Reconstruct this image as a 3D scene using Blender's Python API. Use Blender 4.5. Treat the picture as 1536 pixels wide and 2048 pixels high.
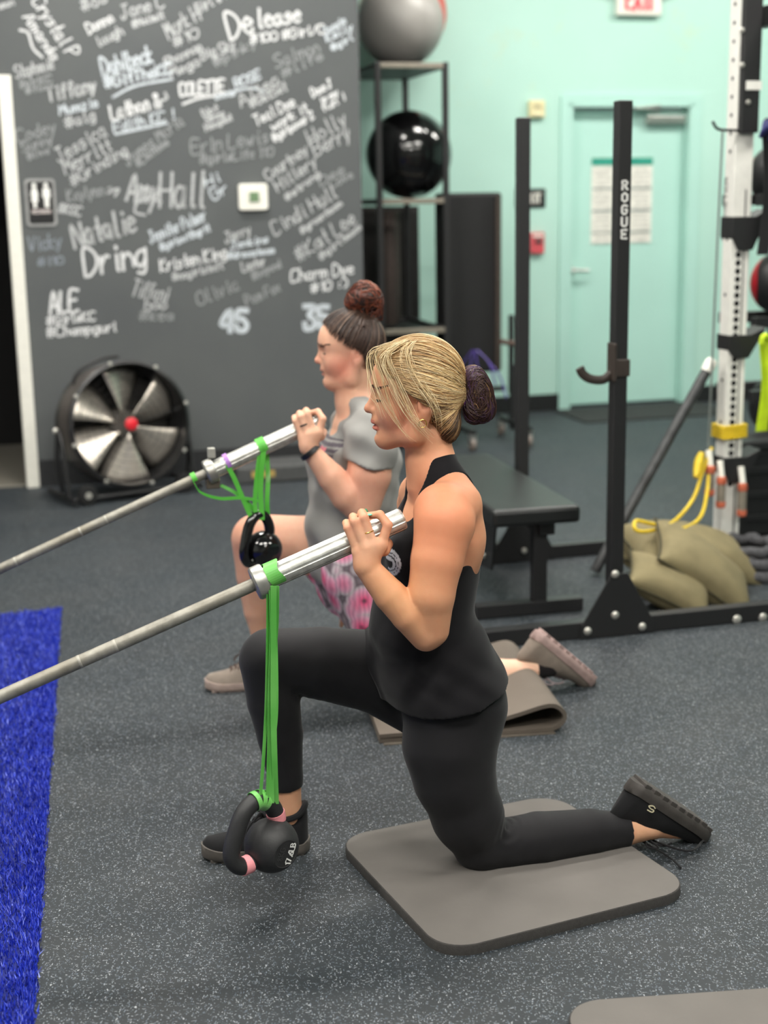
import bpy, math, random
import numpy as np
from mathutils import Vector, Matrix

for o in list(bpy.data.objects):
    bpy.data.objects.remove(o)
scene = bpy.context.scene
COL = scene.collection
random.seed(7)
RNG = np.random.default_rng(7)

# ------------------------------------------------------------------ camera
FPX, CAMH, PITCH, ROLL = 2840.0, 1.55, math.radians(12.55), math.radians(1.0)
cam_data = bpy.data.cameras.new('camera')
cam = bpy.data.objects.new('camera', cam_data)
COL.objects.link(cam)
cam.location = (0, 0, CAMH)
cam_data.sensor_fit = 'VERTICAL'
cam_data.sensor_height = 36.0
cam_data.sensor_width = 27.0
cam_data.lens = FPX / 2048 * 36.0
cam_data.clip_start = 0.05
cam.rotation_euler = (Matrix.Rotation(math.pi / 2 - PITCH, 3, 'X') @ Matrix.Rotation(-ROLL, 3, 'Z')).to_euler()
cam_data.dof.use_dof = True
cam_data.dof.focus_distance = 3.15
cam_data.dof.aperture_fstop = 2.4
scene.camera = cam

# ------------------------------------------------------------------ world, exposure
world = bpy.data.worlds.new('world')
scene.world = world
world.use_nodes = True
world.node_tree.nodes['Background'].inputs[0].default_value = (0.75, 0.80, 0.82, 1)
world.node_tree.nodes['Background'].inputs[1].default_value = 0.12
scene.view_settings.view_transform = 'Standard'
scene.view_settings.look = 'None'
scene.view_settings.gamma = 1.0
scene.view_settings.use_curve_mapping = False
scene.view_settings.exposure = 0.55
LIGHT_STRENGTH = 42.0

# ------------------------------------------------------------------ frames: camera rays, room axes
YAW = math.radians(15.0)
RV = np.array([math.cos(YAW), math.sin(YAW), 0.0])     # along the far walls, to the right
NV = np.array([-math.sin(YAW), math.cos(YAW), 0.0])    # into the room
UP = np.array([0.0, 0.0, 1.0])
CAM0 = np.array([0, 0, CAMH])

def W(r, n, z=0.0):
    return RV * r + NV * n + UP * z

def ray(px, py):
    u = (px - 768) / FPX
    v = -(py - 1024) / FPX
    c, s = math.cos(ROLL), math.sin(ROLL)
    u2 = c * u + s * v
    v2 = -s * u + c * v
    cp, sp = math.cos(PITCH), math.sin(PITCH)
    return np.array([u2, cp + v2 * sp, -sp + v2 * cp])

def on_floor(px, py, z=0.0):
    d = ray(px, py)
    return CAM0 + d * ((z - CAMH) / d[2])

def on_n(px, py, n):
    d = ray(px, py)
    return CAM0 + d * (n / (d @ NV))

def rn(P):
    return np.array([P @ RV, P @ NV, P[2]])

def depth(P):
    q = np.asarray(P) - CAM0
    return q[1] * math.cos(PITCH) - q[2] * math.sin(PITCH)

# ------------------------------------------------------------------ materials
def lin(c):
    if isinstance(c, str):
        c = c.lstrip('#')
        c = [int(c[i:i + 2], 16) / 255 for i in (0, 2, 4)]
    return tuple(x / 12.92 if x <= 0.04045 else ((x + 0.055) / 1.055) ** 2.4 for x in c)

class NT:
    def __init__(self, name):
        self.m = bpy.data.materials.new(name)
        self.m.use_nodes = True
        self.t = self.m.node_tree
        self.b = self.t.nodes['Principled BSDF']
        self.coord = None
    def n(self, typ, **kw):
        x = self.t.nodes.new(typ)
        for k, v in kw.items():
            if k.startswith('i_'):
                x.inputs[int(k[2:]) if k[2:].isdigit() else k[2:]].default_value = v
            else:
                setattr(x, k, v)
        return x
    def l(self, a, b):
        self.t.links.new(a, b)
    def pos(self, scale=(1, 1, 1)):
        if self.coord is None:
            self.coord = self.n('ShaderNodeTexCoord')
        mp = self.n('ShaderNodeMapping')
        mp.inputs['Scale'].default_value = scale
        self.l(self.coord.outputs['Object'], mp.inputs['Vector'])
        return mp.outputs['Vector']
    def noise(self, scale, detail=3, sc=(1, 1, 1), rough=0.5):
        x = self.n('ShaderNodeTexNoise')
        x.inputs['Scale'].default_value = scale
        x.inputs['Detail'].default_value = detail
        x.inputs['Roughness'].default_value = rough
        self.l(self.pos(sc), x.inputs['Vector'])
        return x.outputs['Fac']
    def ramp(self, fac, stops):
        x = self.n('ShaderNodeValToRGB')
        e = x.color_ramp.elements
        while len(e) < len(stops):
            e.new(0.5)
        for i, (p, c) in enumerate(stops):
            e[i].position = p
            e[i].color = (*c, 1) if len(c) == 3 else c
        self.l(fac, x.inputs['Fac'])
        return x.outputs['Color']
    def mix(self, fac, a, b, mode='MIX'):
        x = self.n('ShaderNodeMix', data_type='RGBA', blend_type=mode)
        for s, v in ((0, fac), (6, a), (7, b)):
            if hasattr(v, 'node'):
                self.l(v, x.inputs[s])
            elif s == 0:
                x.inputs[0].default_value = v
            else:
                x.inputs[s].default_value = (*v, 1) if len(v) == 3 else v
        return x.outputs[2]
    def math(self, op, a, b=0.0):
        x = self.n('ShaderNodeMath', operation=op)
        for i, v in enumerate((a, b)):
            if hasattr(v, 'node'):
                self.l(v, x.inputs[i])
            else:
                x.inputs[i].default_value = v
        return x.outputs[0]
    def bump(self, h, strength=0.3, dist=0.002):
        x = self.n('ShaderNodeBump')
        x.inputs['Strength'].default_value = strength
        x.inputs['Distance'].default_value = dist
        self.l(h, x.inputs['Height'])
        self.l(x.outputs['Normal'], self.b.inputs['Normal'])
    def base(self, c):
        if hasattr(c, 'node'):
            self.l(c, self.b.inputs['Base Color'])
        else:
            self.b.inputs['Base Color'].default_value = (*c, 1)
    def set(self, **kw):
        for k, v in kw.items():
            self.b.inputs[k.replace('_', ' ')].default_value = v

MATS = {}
def mat(name, color, rough=0.5, metal=0.0, var=0.12, nscale=30.0, bump=0.08, spec=0.5, stretch=(1, 1, 1), coat=0.0):
    if name in MATS:
        return MATS[name]
    k = NT(name)
    c = lin(color)
    f = k.noise(nscale, 4, stretch)
    d = tuple(x * (1 - var) for x in c)
    e = tuple(min(1, x * (1 + var)) for x in c)
    k.base(k.ramp(f, [(0.3, d), (0.7, e)]))
    k.set(Roughness=rough, Metallic=metal)
    k.b.inputs['Specular IOR Level'].default_value = spec
    k.b.inputs['Coat Weight'].default_value = coat
    if bump:
        k.bump(k.noise(nscale * 4, 3, stretch), bump, 0.002)
    MATS[name] = k.m
    return k.m

# ------------------------------------------------------------------ objects
LOC = {}
def prop(o, label=None, cat=None, group=None, kind=None):
    if label: o['label'] = label
    if cat: o['category'] = cat
    if group: o['group'] = group
    if kind: o['kind'] = kind
    return o

def thing(name, loc, label, cat, group=None):
    o = bpy.data.objects.new(name, None)
    COL.objects.link(o)
    o.location = Vector(loc)
    o.empty_display_size = 0.1
    LOC[o] = np.array(loc, float)
    return prop(o, label, cat, group)

def link(name, me, m, parent=None, loc=None):
    """mesh in world coordinates -> object, child of parent; the origin is the parent's or loc"""
    o = bpy.data.objects.new(name, me)
    COL.objects.link(o)
    base = LOC[parent] if parent is not None else (np.array(loc, float) if loc is not None else np.zeros(3))
    if np.any(base):
        me.transform(Matrix.Translation(Vector(-base)))
    if parent is not None:
        o.parent = parent
    else:
        o.location = Vector(base)
    LOC[o] = base
    if m is not None:
        for x in (m if isinstance(m, (list, tuple)) else [m]):
            me.materials.append(x)
    return o

def frame_from(d, hint=(0, 0, 1)):
    d = np.asarray(d, float); d = d / np.linalg.norm(d)
    h = np.asarray(hint, float)
    if abs(d @ h) > 0.97 * np.linalg.norm(h):
        h = np.array([1.0, 0, 0]) if abs(d[0]) < 0.9 else np.array([0, 1.0, 0])
    a = np.cross(h, d); a /= np.linalg.norm(a)
    b = np.cross(d, a)
    return a, b, d

def spline(pts, n=8, closed=False):
    P = np.asarray(pts, float)
    m = len(P)
    if m < 3 and not closed:
        t = np.linspace(0, 1, n + 1)[:, None]
        return P[0] * (1 - t) + P[-1] * t
    out = []
    segs = m if closed else m - 1
    for i in range(segs):
        if closed:
            p0, p1, p2, p3 = P[(i - 1) % m], P[i], P[(i + 1) % m], P[(i + 2) % m]
        else:
            p1, p2 = P[i], P[i + 1]
            p0 = P[i - 1] if i else 2 * p1 - p2
            p3 = P[i + 2] if i + 2 < m else 2 * p2 - p1
        for t in np.arange(n) / n:
            out.append(0.5 * ((2 * p1) + (p2 - p0) * t + (2 * p0 - 5 * p1 + 4 * p2 - p3) * t * t + (3 * p1 - p0 - 3 * p2 + p3) * t ** 3))
    if not closed:
        out.append(P[-1])
    return np.array(out)

class MB:
    def __init__(self):
        self.v = []; self.f = []; self.mi = []; self.cur = 0
    def add(self, vs, fs):
        o = len(self.v)
        self.v += [tuple(map(float, x)) for x in vs]
        self.f += [tuple(i + o for i in q) for q in fs]
        self.mi += [self.cur] * len(fs)
        return self
    def box(self, c, size, axes=(RV, NV, UP)):
        c = np.asarray(c, float)
        A = [np.asarray(a, float) * s / 2 for a, s in zip(axes, size)]
        vs = [c + sx * A[0] + sy * A[1] + sz * A[2] for sz in (-1, 1) for sx, sy in ((-1, -1), (1, -1), (1, 1), (-1, 1))]
        return self.add(vs, [(3, 2, 1, 0), (4, 5, 6, 7), (0, 1, 5, 4), (1, 2, 6, 5), (2, 3, 7, 6), (3, 0, 4, 7)])
    def bar(self, a, b, w, h, hint=UP):
        a, b = np.asarray(a, float), np.asarray(b, float)
        x, y, d = frame_from(b - a, hint)
        return self.box((a + b) / 2, (w, h, np.linalg.norm(b - a)), (x, y, d))
    def cyl(self, a, b, r1, r2=None, n=16, cap=True):
        r2 = r1 if r2 is None else r2
        a, b = np.asarray(a, float), np.asarray(b, float)
        x, y, d = frame_from(b - a)
        ang = np.arange(n) * 2 * np.pi / n
        c = np.cos(ang)[:, None] * x + np.sin(ang)[:, None] * y
        vs = list(a + c * r1) + list(b + c * r2)
        fs = [(i, (i + 1) % n, n + (i + 1) % n, n + i) for i in range(n)]
        if cap:
            fs += [tuple(range(n - 1, -1, -1)), tuple(range(n, 2 * n))]
        return self.add(vs, fs)
    def tube(self, pts, r, n=10, closed=False, flat=1.0, hint=None):
        P = np.asarray(pts, float); m = len(P)
        rr = np.full(m, r) if np.isscalar(r) else np.asarray(r, float)
        T = np.zeros_like(P)
        for i in range(m):
            if closed:
                T[i] = P[(i + 1) % m] - P[(i - 1) % m]
            else:
                T[i] = P[min(i + 1, m - 1)] - P[max(i - 1, 0)]
            T[i] /= max(1e-9, np.linalg.norm(T[i]))
        x, y, _ = frame_from(T[0], hint if hint is not None else (0, 0, 1))
        ang = np.arange(n) * 2 * np.pi / n
        vs = []
        for i in range(m):
            if hint is not None:
                x, y, _ = frame_from(T[i], hint)
            else:
                x = x - T[i] * (x @ T[i]); x /= np.linalg.norm(x); y = np.cross(T[i], x)
            vs += list(P[i] + rr[i] * (np.cos(ang)[:, None] * x + flat * np.sin(ang)[:, None] * y))
        fs = []
        for i in range(m if closed else m - 1):
            j = (i + 1) % m
            for k in range(n):
                q = (k + 1) % n
                fs.append((i * n + k, i * n + q, j * n + q, j * n + k))
        if not closed:
            fs += [tuple(range(n - 1, -1, -1)), tuple((m - 1) * n + k for k in range(n))]
        return self.add(vs, fs)
    def lathe(self, c, axis, prof, n=32, hint=UP, cap=True):
        """prof: (radius, height along axis)"""
        x, y, d = frame_from(axis, hint)
        c = np.asarray(c, float)
        ang = np.arange(n) * 2 * np.pi / n
        vs = []; fs = []
        for r, h in prof:
            vs += list(c + d * h + r * (np.cos(ang)[:, None] * x + np.sin(ang)[:, None] * y))
        for i in range(len(prof) - 1):
            for k in range(n):
                q = (k + 1) % n
                fs.append((i * n + k, i * n + q, (i + 1) * n + q, (i + 1) * n + k))
        if cap and prof[0][0] > 1e-6: fs.append(tuple(range(n - 1, -1, -1)))
        if cap and prof[-1][0] > 1e-6: fs.append(tuple((len(prof) - 1) * n + k for k in range(n)))
        return self.add(vs, fs)
    def prism(self, poly, o, ax, ay, d):
        """polygon poly (2d) in plane o,ax,ay extruded by vector d"""
        o, ax, ay, d = (np.asarray(q, float) for q in (o, ax, ay, d))
        n = len(poly)
        a = [o + p[0] * ax + p[1] * ay for p in poly]
        vs = a + [q + d for q in a]
        fs = [tuple(range(n - 1, -1, -1)), tuple(range(n, 2 * n))] + [(i, (i + 1) % n, n + (i + 1) % n, n + i) for i in range(n)]
        return self.add(vs, fs)
    def ball(self, c, r, n=24, m=14, axes=np.eye(3), rad=(1, 1, 1)):
        c = np.asarray(c, float)
        vs = []; fs = []
        A = [np.asarray(axes[i], float) * rad[i] * r for i in range(3)]
        for i in range(m + 1):
            th = math.pi * i / m
            for k in range(n):
                ph = 2 * math.pi * k / n
                vs.append(c + A[0] * math.sin(th) * math.cos(ph) + A[1] * math.sin(th) * math.sin(ph) + A[2] * math.cos(th))
        for i in range(m):
            for k in range(n):
                q = (k + 1) % n
                fs.append((i * n + k, (i + 1) * n + k, (i + 1) * n + q, i * n + q))
        return self.add(vs, fs)
    def ribbon(self, pts, w, side):
        """flat strip with a little thickness: pts centre line, side = direction of its width (per point or one)"""
        P = np.asarray(pts, float); m = len(P)
        S = np.asarray(side, float)
        if S.ndim == 1: S = np.tile(S, (m, 1))
        S = S / np.linalg.norm(S, axis=1)[:, None]
        T = np.gradient(P, axis=0); T /= np.maximum(1e-9, np.linalg.norm(T, axis=1))[:, None]
        Nn = np.cross(T, S); Nn /= np.maximum(1e-9, np.linalg.norm(Nn, axis=1))[:, None]
        ww = np.full(m, w) if np.isscalar(w) else np.asarray(w, float)
        th = 0.0016
        vs = []
        for i in range(m):
            for a, b in ((-1, -1), (1, -1), (1, 1), (-1, 1)):
                vs.append(P[i] + a * S[i] * ww[i] / 2 + b * Nn[i] * th / 2)
        fs = []
        for i in range(m - 1):
            for k in range(4):
                q = (k + 1) % 4
                fs.append((i * 4 + k, i * 4 + q, (i + 1) * 4 + q, (i + 1) * 4 + k))
        fs += [(3, 2, 1, 0), tuple((m - 1) * 4 + k for k in range(4))]
        return self.add(vs, fs)
    def build(self, name, m, parent=None, loc=None, smooth=False, bevel=0.0, angle=40):
        me = bpy.data.meshes.new(name)
        me.from_pydata(self.v, [], self.f)
        me.validate(clean_customdata=False)
        o = link(name, me, m, parent, loc)
        if len(me.polygons) == len(self.mi):
            me.polygons.foreach_set('material_index', self.mi)
        import bmesh
        bm = bmesh.new(); bm.from_mesh(me)
        bmesh.ops.remove_doubles(bm, verts=bm.verts, dist=1e-6)
        bmesh.ops.recalc_face_normals(bm, faces=bm.faces)
        bm.to_mesh(me); bm.free()
        if smooth:
            me.polygons.foreach_set('use_smooth', [True] * len(me.polygons))
            me.set_sharp_from_angle(angle=math.radians(angle))
        if bevel:
            b = o.modifiers.new('bevel', 'BEVEL')
            b.width = bevel; b.segments = 2; b.limit_method = 'ANGLE'
        me.update()
        return o
# ================================================================== lights of the room (ceiling fixtures), two of them added
CEIL = 4.0
def emission(name, color, strength):
    k = NT(name)
    k.base(tuple(0.8 * x for x in color))
    k.b.inputs['Emission Color'].default_value = (*color, 1)
    k.b.inputs['Emission Strength'].default_value = strength
    f = k.noise(3, 2)
    k.l(k.ramp(f, [(0.0, tuple(x * 0.97 for x in color)), (1.0, color)]), k.b.inputs['Emission Color'])
    return k.m
M_LED = emission('led diffuser', (1.0, 0.965, 0.90), LIGHT_STRENGTH)
M_HOUSING = mat('white enamel', '#e8e8e4', 0.4)
def ceiling_light(r, n, lr, ln, label):
    t = thing('ceiling_light', W(r, n, CEIL - 0.12), label, 'light', 'strip lights on the ceiling')
    MB().box(W(r, n, CEIL - 0.05), (lr + 0.06, ln + 0.06, 0.09)).build('housing', M_HOUSING, t)
    MB().box(W(r, n, CEIL - 0.105), (lr, ln, 0.02)).build('diffuser', M_LED, t)
for i, (r, n) in enumerate(((1.0, -0.8), (-1.0, 1.3), (1.0, 1.0), (3.4, 1.3), (-0.8, 4.6), (1.2, 4.3), (3.2, 4.6), (-2.6, 3.0), (0.9, 6.8), (3.4, 7.6), (5.6, 7.8))):  # first and eighth are added to brighten the women's near sides and faces
    ceiling_light(r, n, 1.2, 0.32, ('added first', 'second', 'third', 'fourth', 'fifth', 'sixth', 'seventh', 'added eighth', 'ninth', 'tenth', 'eleventh')[i] + ' white strip light on the ceiling, counted from the near left')

# ================================================================== structure
def struct(o):
    o['kind'] = 'structure'
    return o

# rubber floor with pale flecks
k = NT('speckled rubber')
base = k.ramp(k.noise(0.9, 3), [(0.3, lin('#1f2529')), (0.7, lin('#292f33'))])
base = k.mix(k.ramp(k.noise(3.2, 4), [(0.38, (0, 0, 0)), (0.75, (0.55, 0.55, 0.55))]), base, lin('#343637'))
def flecks(k, scale, thr, seed, stretch):
    v = k.n('ShaderNodeTexVoronoi', feature='F1')
    v.inputs['Scale'].default_value = scale
    wv = k.n('ShaderNodeTexNoise'); wv.inputs['Scale'].default_value = 90.0
    k.l(k.pos(), wv.inputs['Vector'])
    ad = k.n('ShaderNodeVectorMath', operation='MULTIPLY_ADD')
    k.l(wv.outputs['Color'], ad.inputs[0]); ad.inputs[1].default_value = (0.010, 0.010, 0); k.l(k.pos(stretch), ad.inputs[2])
    k.l(ad.outputs[0], v.inputs['Vector'])
    near = k.math('LESS_THAN', v.outputs['Distance'], 0.33)
    sep = k.n('ShaderNodeSeparateColor'); k.l(v.outputs['Color'], sep.inputs[0])
    pick = k.math('GREATER_THAN', sep.outputs[seed], thr)
    return k.math('MULTIPLY', near, pick), sep.outputs[(seed + 1) % 3]
m1, c1 = flecks(k, 270, 0.56, 0, (1.0, 0.55, 1))
m2, c2 = flecks(k, 330, 0.58, 1, (0.5, 1.0, 1))
col1 = k.ramp(c1, [(0.0, lin('#4f5965')), (0.4, lin('#687079')), (0.8, lin('#80868b')), (1.0, lin('#a2a6a9'))])
base = k.mix(m1, base, col1)
base = k.mix(m2, base, k.ramp(c2, [(0.0, lin('#454d56')), (0.6, lin('#5e656b')), (1.0, lin('#878b8f'))]))
k.base(base)
k.set(Roughness=0.62)
k.b.inputs['Specular IOR Level'].default_value = 0.35
k.bump(k.noise(160, 3), 0.25, 0.002)
M_FLOOR = k.m
b = MB().box(W(2.0, 3.0, -0.05), (13.0, 14.0, 0.1))
struct(b.build('floor', M_FLOOR))

M_CEIL = mat('ceiling paint', '#b9bcb8', 0.9)
struct(MB().box(W(2.0, 3.0, CEIL + 0.05), (13.0, 14.0, 0.1)).build('ceiling', M_CEIL))

# teal wall
k = NT('teal wall paint')
f = k.noise(1.1, 4)
c = k.ramp(f, [(0.3, lin('#b4dccf')), (0.7, lin('#bce2d6'))])
sm = k.math('MULTIPLY', k.ramp(k.noise(2.0, 6, rough=0.75), [(0.60, (0, 0, 0)), (0.72, (1, 1, 1))]), 0.33)
c = k.mix(sm, c, lin('#cdd3ab'))
k.base(c); k.set(Roughness=0.6)
k.bump(k.noise(120, 2), 0.05)
M_TEAL = k.m
M_TEALGLOSS = mat('teal door enamel', '#b8e1d6', 0.35, var=0.03, nscale=2, bump=0.02)
TN = 9.62
D0, D1, DH = 3.965, 4.925, 2.16
b = MB()
b.box(W((1.6 + D0) / 2, TN + 0.1, CEIL / 2), (D0 - 1.6, 0.2, CEIL))
b.box(W((D1 + 8.4) / 2, TN + 0.1, CEIL / 2), (8.4 - D1, 0.2, CEIL))
b.box(W((D0 + D1) / 2, TN + 0.1, (CEIL + DH) / 2), (D1 - D0, 0.2, CEIL - DH))
struct(b.build('wall_back', M_TEAL))
# door with its frame
M_STEEL = mat('brushed steel', '#c9c9c4', 0.3, 0.9, stretch=(1, 1, 8))
M_SIGNWHITE = mat('sign white', '#e9e7de', 0.6)
door = struct(MB().box(W((D0 + D1) / 2, TN + 0.10, DH / 2 - 0.01), (D1 - D0 - 0.07, 0.045, DH - 0.055)).build('door_1', M_TEALGLOSS, None, W((D0 + D1) / 2, TN + 0.1, 0), bevel=0.003))
b = MB()
b.box(W(D0 + 0.015, TN + 0.06, DH / 2), (0.03, 0.16, DH)).box(W(D1 - 0.015, TN + 0.06, DH / 2), (0.03, 0.16, DH)).box(W((D0 + D1) / 2, TN + 0.06, DH - 0.012), (D1 - D0, 0.16, 0.024))
b.box(W(D0 - 0.03, TN - 0.008, DH / 2 + 0.025), (0.06, 0.02, DH + 0.05)).box(W(D1 + 0.03, TN - 0.008, DH / 2 + 0.025), (0.06, 0.02, DH + 0.05)).box(W((D0 + D1) / 2, TN - 0.008, DH + 0.03), (D1 - D0, 0.02, 0.06))
b.build('door_frame', M_TEALGLOSS, door, bevel=0.003)
hp = on_n(1138, 540, TN + 0.07)
hp = rn(hp)
b = MB().cyl(W(hp[0], TN + 0.08, hp[2]), W(hp[0], TN + 0.03, hp[2]), 0.035, 0.03).tube([W(hp[0], TN + 0.03, hp[2]), W(hp[0] + 0.03, TN + 0.01, hp[2]), W(hp[0] + 0.13, TN + 0.01, hp[2] - 0.004)], 0.011)
b.build('door_handle', M_STEEL, door, smooth=True)
cl = rn(on_n(1330, 240, TN + 0.05))
b = MB().box(W(cl[0], TN + 0.05, cl[2]), (0.30, 0.06, 0.055))
b.tube([W(cl[0] - 0.06, TN + 0.02, cl[2] + 0.06), W(cl[0] - 0.28, TN - 0.05, cl[2] + 0.075), W(cl[0] - 0.02, TN + 0.0, cl[2] + 0.10)], 0.012)
b.build('door_closer', M_STEEL, door, bevel=0.006)
# poster taped to the door
p0 = rn(on_n(1184, 315, TN + 0.07)); p1 = rn(on_n(1302, 485, TN + 0.07))
pc = W((p0[0] + p1[0]) / 2, TN + 0.074, (p0[2] + p1[2]) / 2)
pw, ph = p1[0] - p0[0], p0[2] - p1[2]
poster = thing('poster', W((p0[0] + p1[0]) / 2, TN + 0.074, p1[2]), 'white printed schedule poster with a green header taped to the teal door', 'poster')
MB().box(pc, (pw, 0.004, ph)).build('sheet', M_SIGNWHITE, poster)
M_GREEN = mat('header green', '#2f9a86', 0.6)
MB().box(W((p0[0] + p1[0]) / 2, TN + 0.071, p0[2] - 0.03), (pw, 0.003, 0.055)).build('header_band', M_GREEN, poster)
M_INKG = mat('grey ink', '#8f9a98', 0.8)
M_INKL = mat('light ink', '#cbc7c2', 0.8)
b = MB()
for i in range(3):
    b.box(W((p0[0] + p1[0]) / 2, TN + 0.071, p0[2] - 0.22 - 0.155 * i), (pw * 0.96, 0.003, 0.014))
b.build('printed_rule', M_INKG, poster)
b = MB()
for j in range(3):
    for i in range(16):
        b.box(W(p0[0] + pw * (0.18 + 0.32 * j), TN + 0.071, p0[2] - 0.09 - i * 0.034), (pw * 0.25, 0.003, 0.011))
prop(b.build('printed_text', M_INKL, poster), kind='stuff')

# black vinyl base along the teal wall
M_BASE = mat('black vinyl base', '#1d1e1f', 0.5)
struct(MB().box(W((1.6 + D0 - 0.06) / 2, TN - 0.012, 0.06), (D0 - 0.06 - 1.6, 0.02, 0.12)).build('baseboard_back', M_BASE))
struct(MB().box(W((D1 + 0.06 + 8.4) / 2, TN - 0.012, 0.06), (8.4 - D1 - 0.06, 0.02, 0.12)).build('baseboard_back', M_BASE))
M_DMAT = mat('charcoal door mat', '#2a2c2c', 0.95, bump=0.4, nscale=90)
prop(MB().box(W(4.42, TN - 0.36, 0.006), (1.15, 0.6, 0.012)).build('door_mat', M_DMAT, None, W(4.42, TN - 0.36, 0), bevel=0.004), 'flat charcoal door mat on the floor before the teal door', 'mat')

# chalkboard-grey wall with doorway at its left
CN = 8.0
CR0, CR1 = 0.157, 2.045
k = NT('chalkboard paint')
f = k.noise(1.6, 5, rough=0.6)
k.base(k.ramp(f, [(0.25, lin('#56595b')), (0.75, lin('#5f6262'))]))
k.set(Roughness=0.7)
k.b.inputs['Specular IOR Level'].default_value = 0.3
k.bump(k.noise(150, 2), 0.05)
M_CHALKWALL = k.m
b = MB()
b.box(W((CR0 + CR1) / 2, CN + 0.07, CEIL / 2), (CR1 - CR0, 0.14, CEIL))
b.box(W((-0.85 + CR0) / 2, CN + 0.07, (CEIL + 2.2) / 2), (CR0 + 0.85, 0.14, CEIL - 2.2))
b.box(W((-3.8 - 0.85) / 2, CN + 0.07, CEIL / 2), (3.8 - 0.85, 0.14, CEIL))
b.box(W(CR1 - 0.07, (CN + 0.14 + TN) / 2, CEIL / 2), (0.14, TN - CN - 0.14, CEIL))
wall_chalk = struct(b.build('wall_left', M_CHALKWALL))
M_BASED = mat('dark base strip', '#2c2d2f', 0.5)
struct(MB().box(W((CR0 + CR1) / 2, CN - 0.008, 0.075), (CR1 - CR0, 0.016, 0.15)).build('baseboard_left', M_BASED))
M_TRIM = mat('white trim paint', '#f0eee4', 0.4, var=0.03)
b = MB().box(W(0.125, CN - 0.012, 1.1), (0.068, 0.03, 2.2)).box(W(0.10, CN + 0.07, 1.09), (0.02, 0.14, 2.18))
b.box(W(-0.345, CN - 0.012, 2.175), (0.872, 0.03, 0.066))
b.box(W(-0.815, CN - 0.012, 1.1), (0.068, 0.03, 2.2))
struct(b.build('trim_1', M_TRIM, bevel=0.004))
# dark passage behind the doorway, its shade put into near-black walls
M_DARK = mat('passage shade black', '#141414', 0.9)
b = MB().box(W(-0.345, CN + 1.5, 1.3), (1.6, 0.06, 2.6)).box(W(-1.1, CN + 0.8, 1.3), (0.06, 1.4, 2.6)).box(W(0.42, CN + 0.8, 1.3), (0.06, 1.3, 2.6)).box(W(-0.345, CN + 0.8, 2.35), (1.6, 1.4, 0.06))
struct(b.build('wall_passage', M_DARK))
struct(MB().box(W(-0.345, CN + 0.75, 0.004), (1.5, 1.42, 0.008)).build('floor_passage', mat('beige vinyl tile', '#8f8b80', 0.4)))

# other walls, behind and beside the camera
M_OFF = mat('pale grey wall paint', '#b7bab6', 0.8)
struct(MB().box(W(2.0, -3.9, CEIL / 2), (13.0, 0.15, CEIL)).build('wall_front', M_OFF))
struct(MB().box(W(-4.3, 3.0, CEIL / 2), (0.15, 14.0, CEIL)).build('wall_side', M_OFF))
struct(MB().box(W(8.4, 3.0, CEIL / 2), (0.15, 14.0, CEIL)).build('wall_right', M_TEAL))

# ================================================================== blue turf
k = NT('blue turf')
oi = k.n('ShaderNodeAttribute', attribute_name='tint')
k.base(k.ramp(oi.outputs['Fac'], [(0.0, lin('#0d1c86')), (0.5, lin('#1c34c0')), (0.85, lin('#3f57dd')), (1.0, lin('#8d9bf0'))]))
k.set(Roughness=0.45)
M_TURF = k.m
A, Bq, C_ = rn(on_floor(120, 1222)), rn(on_floor(65, 2048)), None
def edge_r(n):
    return A[0] + (Bq[0] - A[0]) * (A[1] - n) / (A[1] - Bq[1])
t0, t1 = 1.6, A[1]
poly = [(edge_r(t0), t0), (edge_r(t1), t1), (-1.6, t1), (-1.6, t0)]
turf = thing('turf_strip', W(-0.7, 3.5, 0), 'strip of bright blue artificial turf along the left edge', 'turf')
MB().prism(poly, W(0, 0, 0.001), RV, NV, UP * 0.006).build('turf_backing', mat('turf backing', '#141f66', 0.9), turf)
nb = 120000
nn = t0 + (t1 - t0) * RNG.random(nb)
wmax = 1.48
rr = np.array([edge_r(x) for x in nn]) - wmax * RNG.random(nb) ** 1.7 + 0.004 * RNG.standard_normal(nb)
basep = rr[:, None] * RV + nn[:, None] * NV + np.array([0, 0, 0.006])
ang = RNG.random(nb) * 2 * np.pi
d = np.stack([np.cos(ang), np.sin(ang), np.zeros(nb)], 1)
lean = np.stack([-np.sin(ang), np.cos(ang), np.zeros(nb)], 1) * (RNG.standard_normal(nb) * 0.008)[:, None]
h = (0.010 + 0.010 * RNG.random(nb))[:, None] * UP
w = 0.0016
v = np.stack([basep - d * w, basep + d * w, basep + lean + h], 1).reshape(-1, 3) - LOC[turf]
me = bpy.data.meshes.new('turf_pile')
me.vertices.add(nb * 3); me.loops.add(nb * 3); me.polygons.add(nb)
me.vertices.foreach_set('co', v.ravel())
me.loops.foreach_set('vertex_index', np.arange(nb * 3))
me.polygons.foreach_set('loop_start', np.arange(nb) * 3)
at_ = me.attributes.new('tint', 'FLOAT', 'POINT')
at_.data.foreach_set('value', np.repeat(RNG.random(nb) ** 1.3, 3))
me.update()
o = bpy.data.objects.new('turf_pile', me); COL.objects.link(o); o.parent = turf; LOC[o] = LOC[turf]
me.materials.append(M_TURF); o['kind'] = 'stuff'

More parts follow.
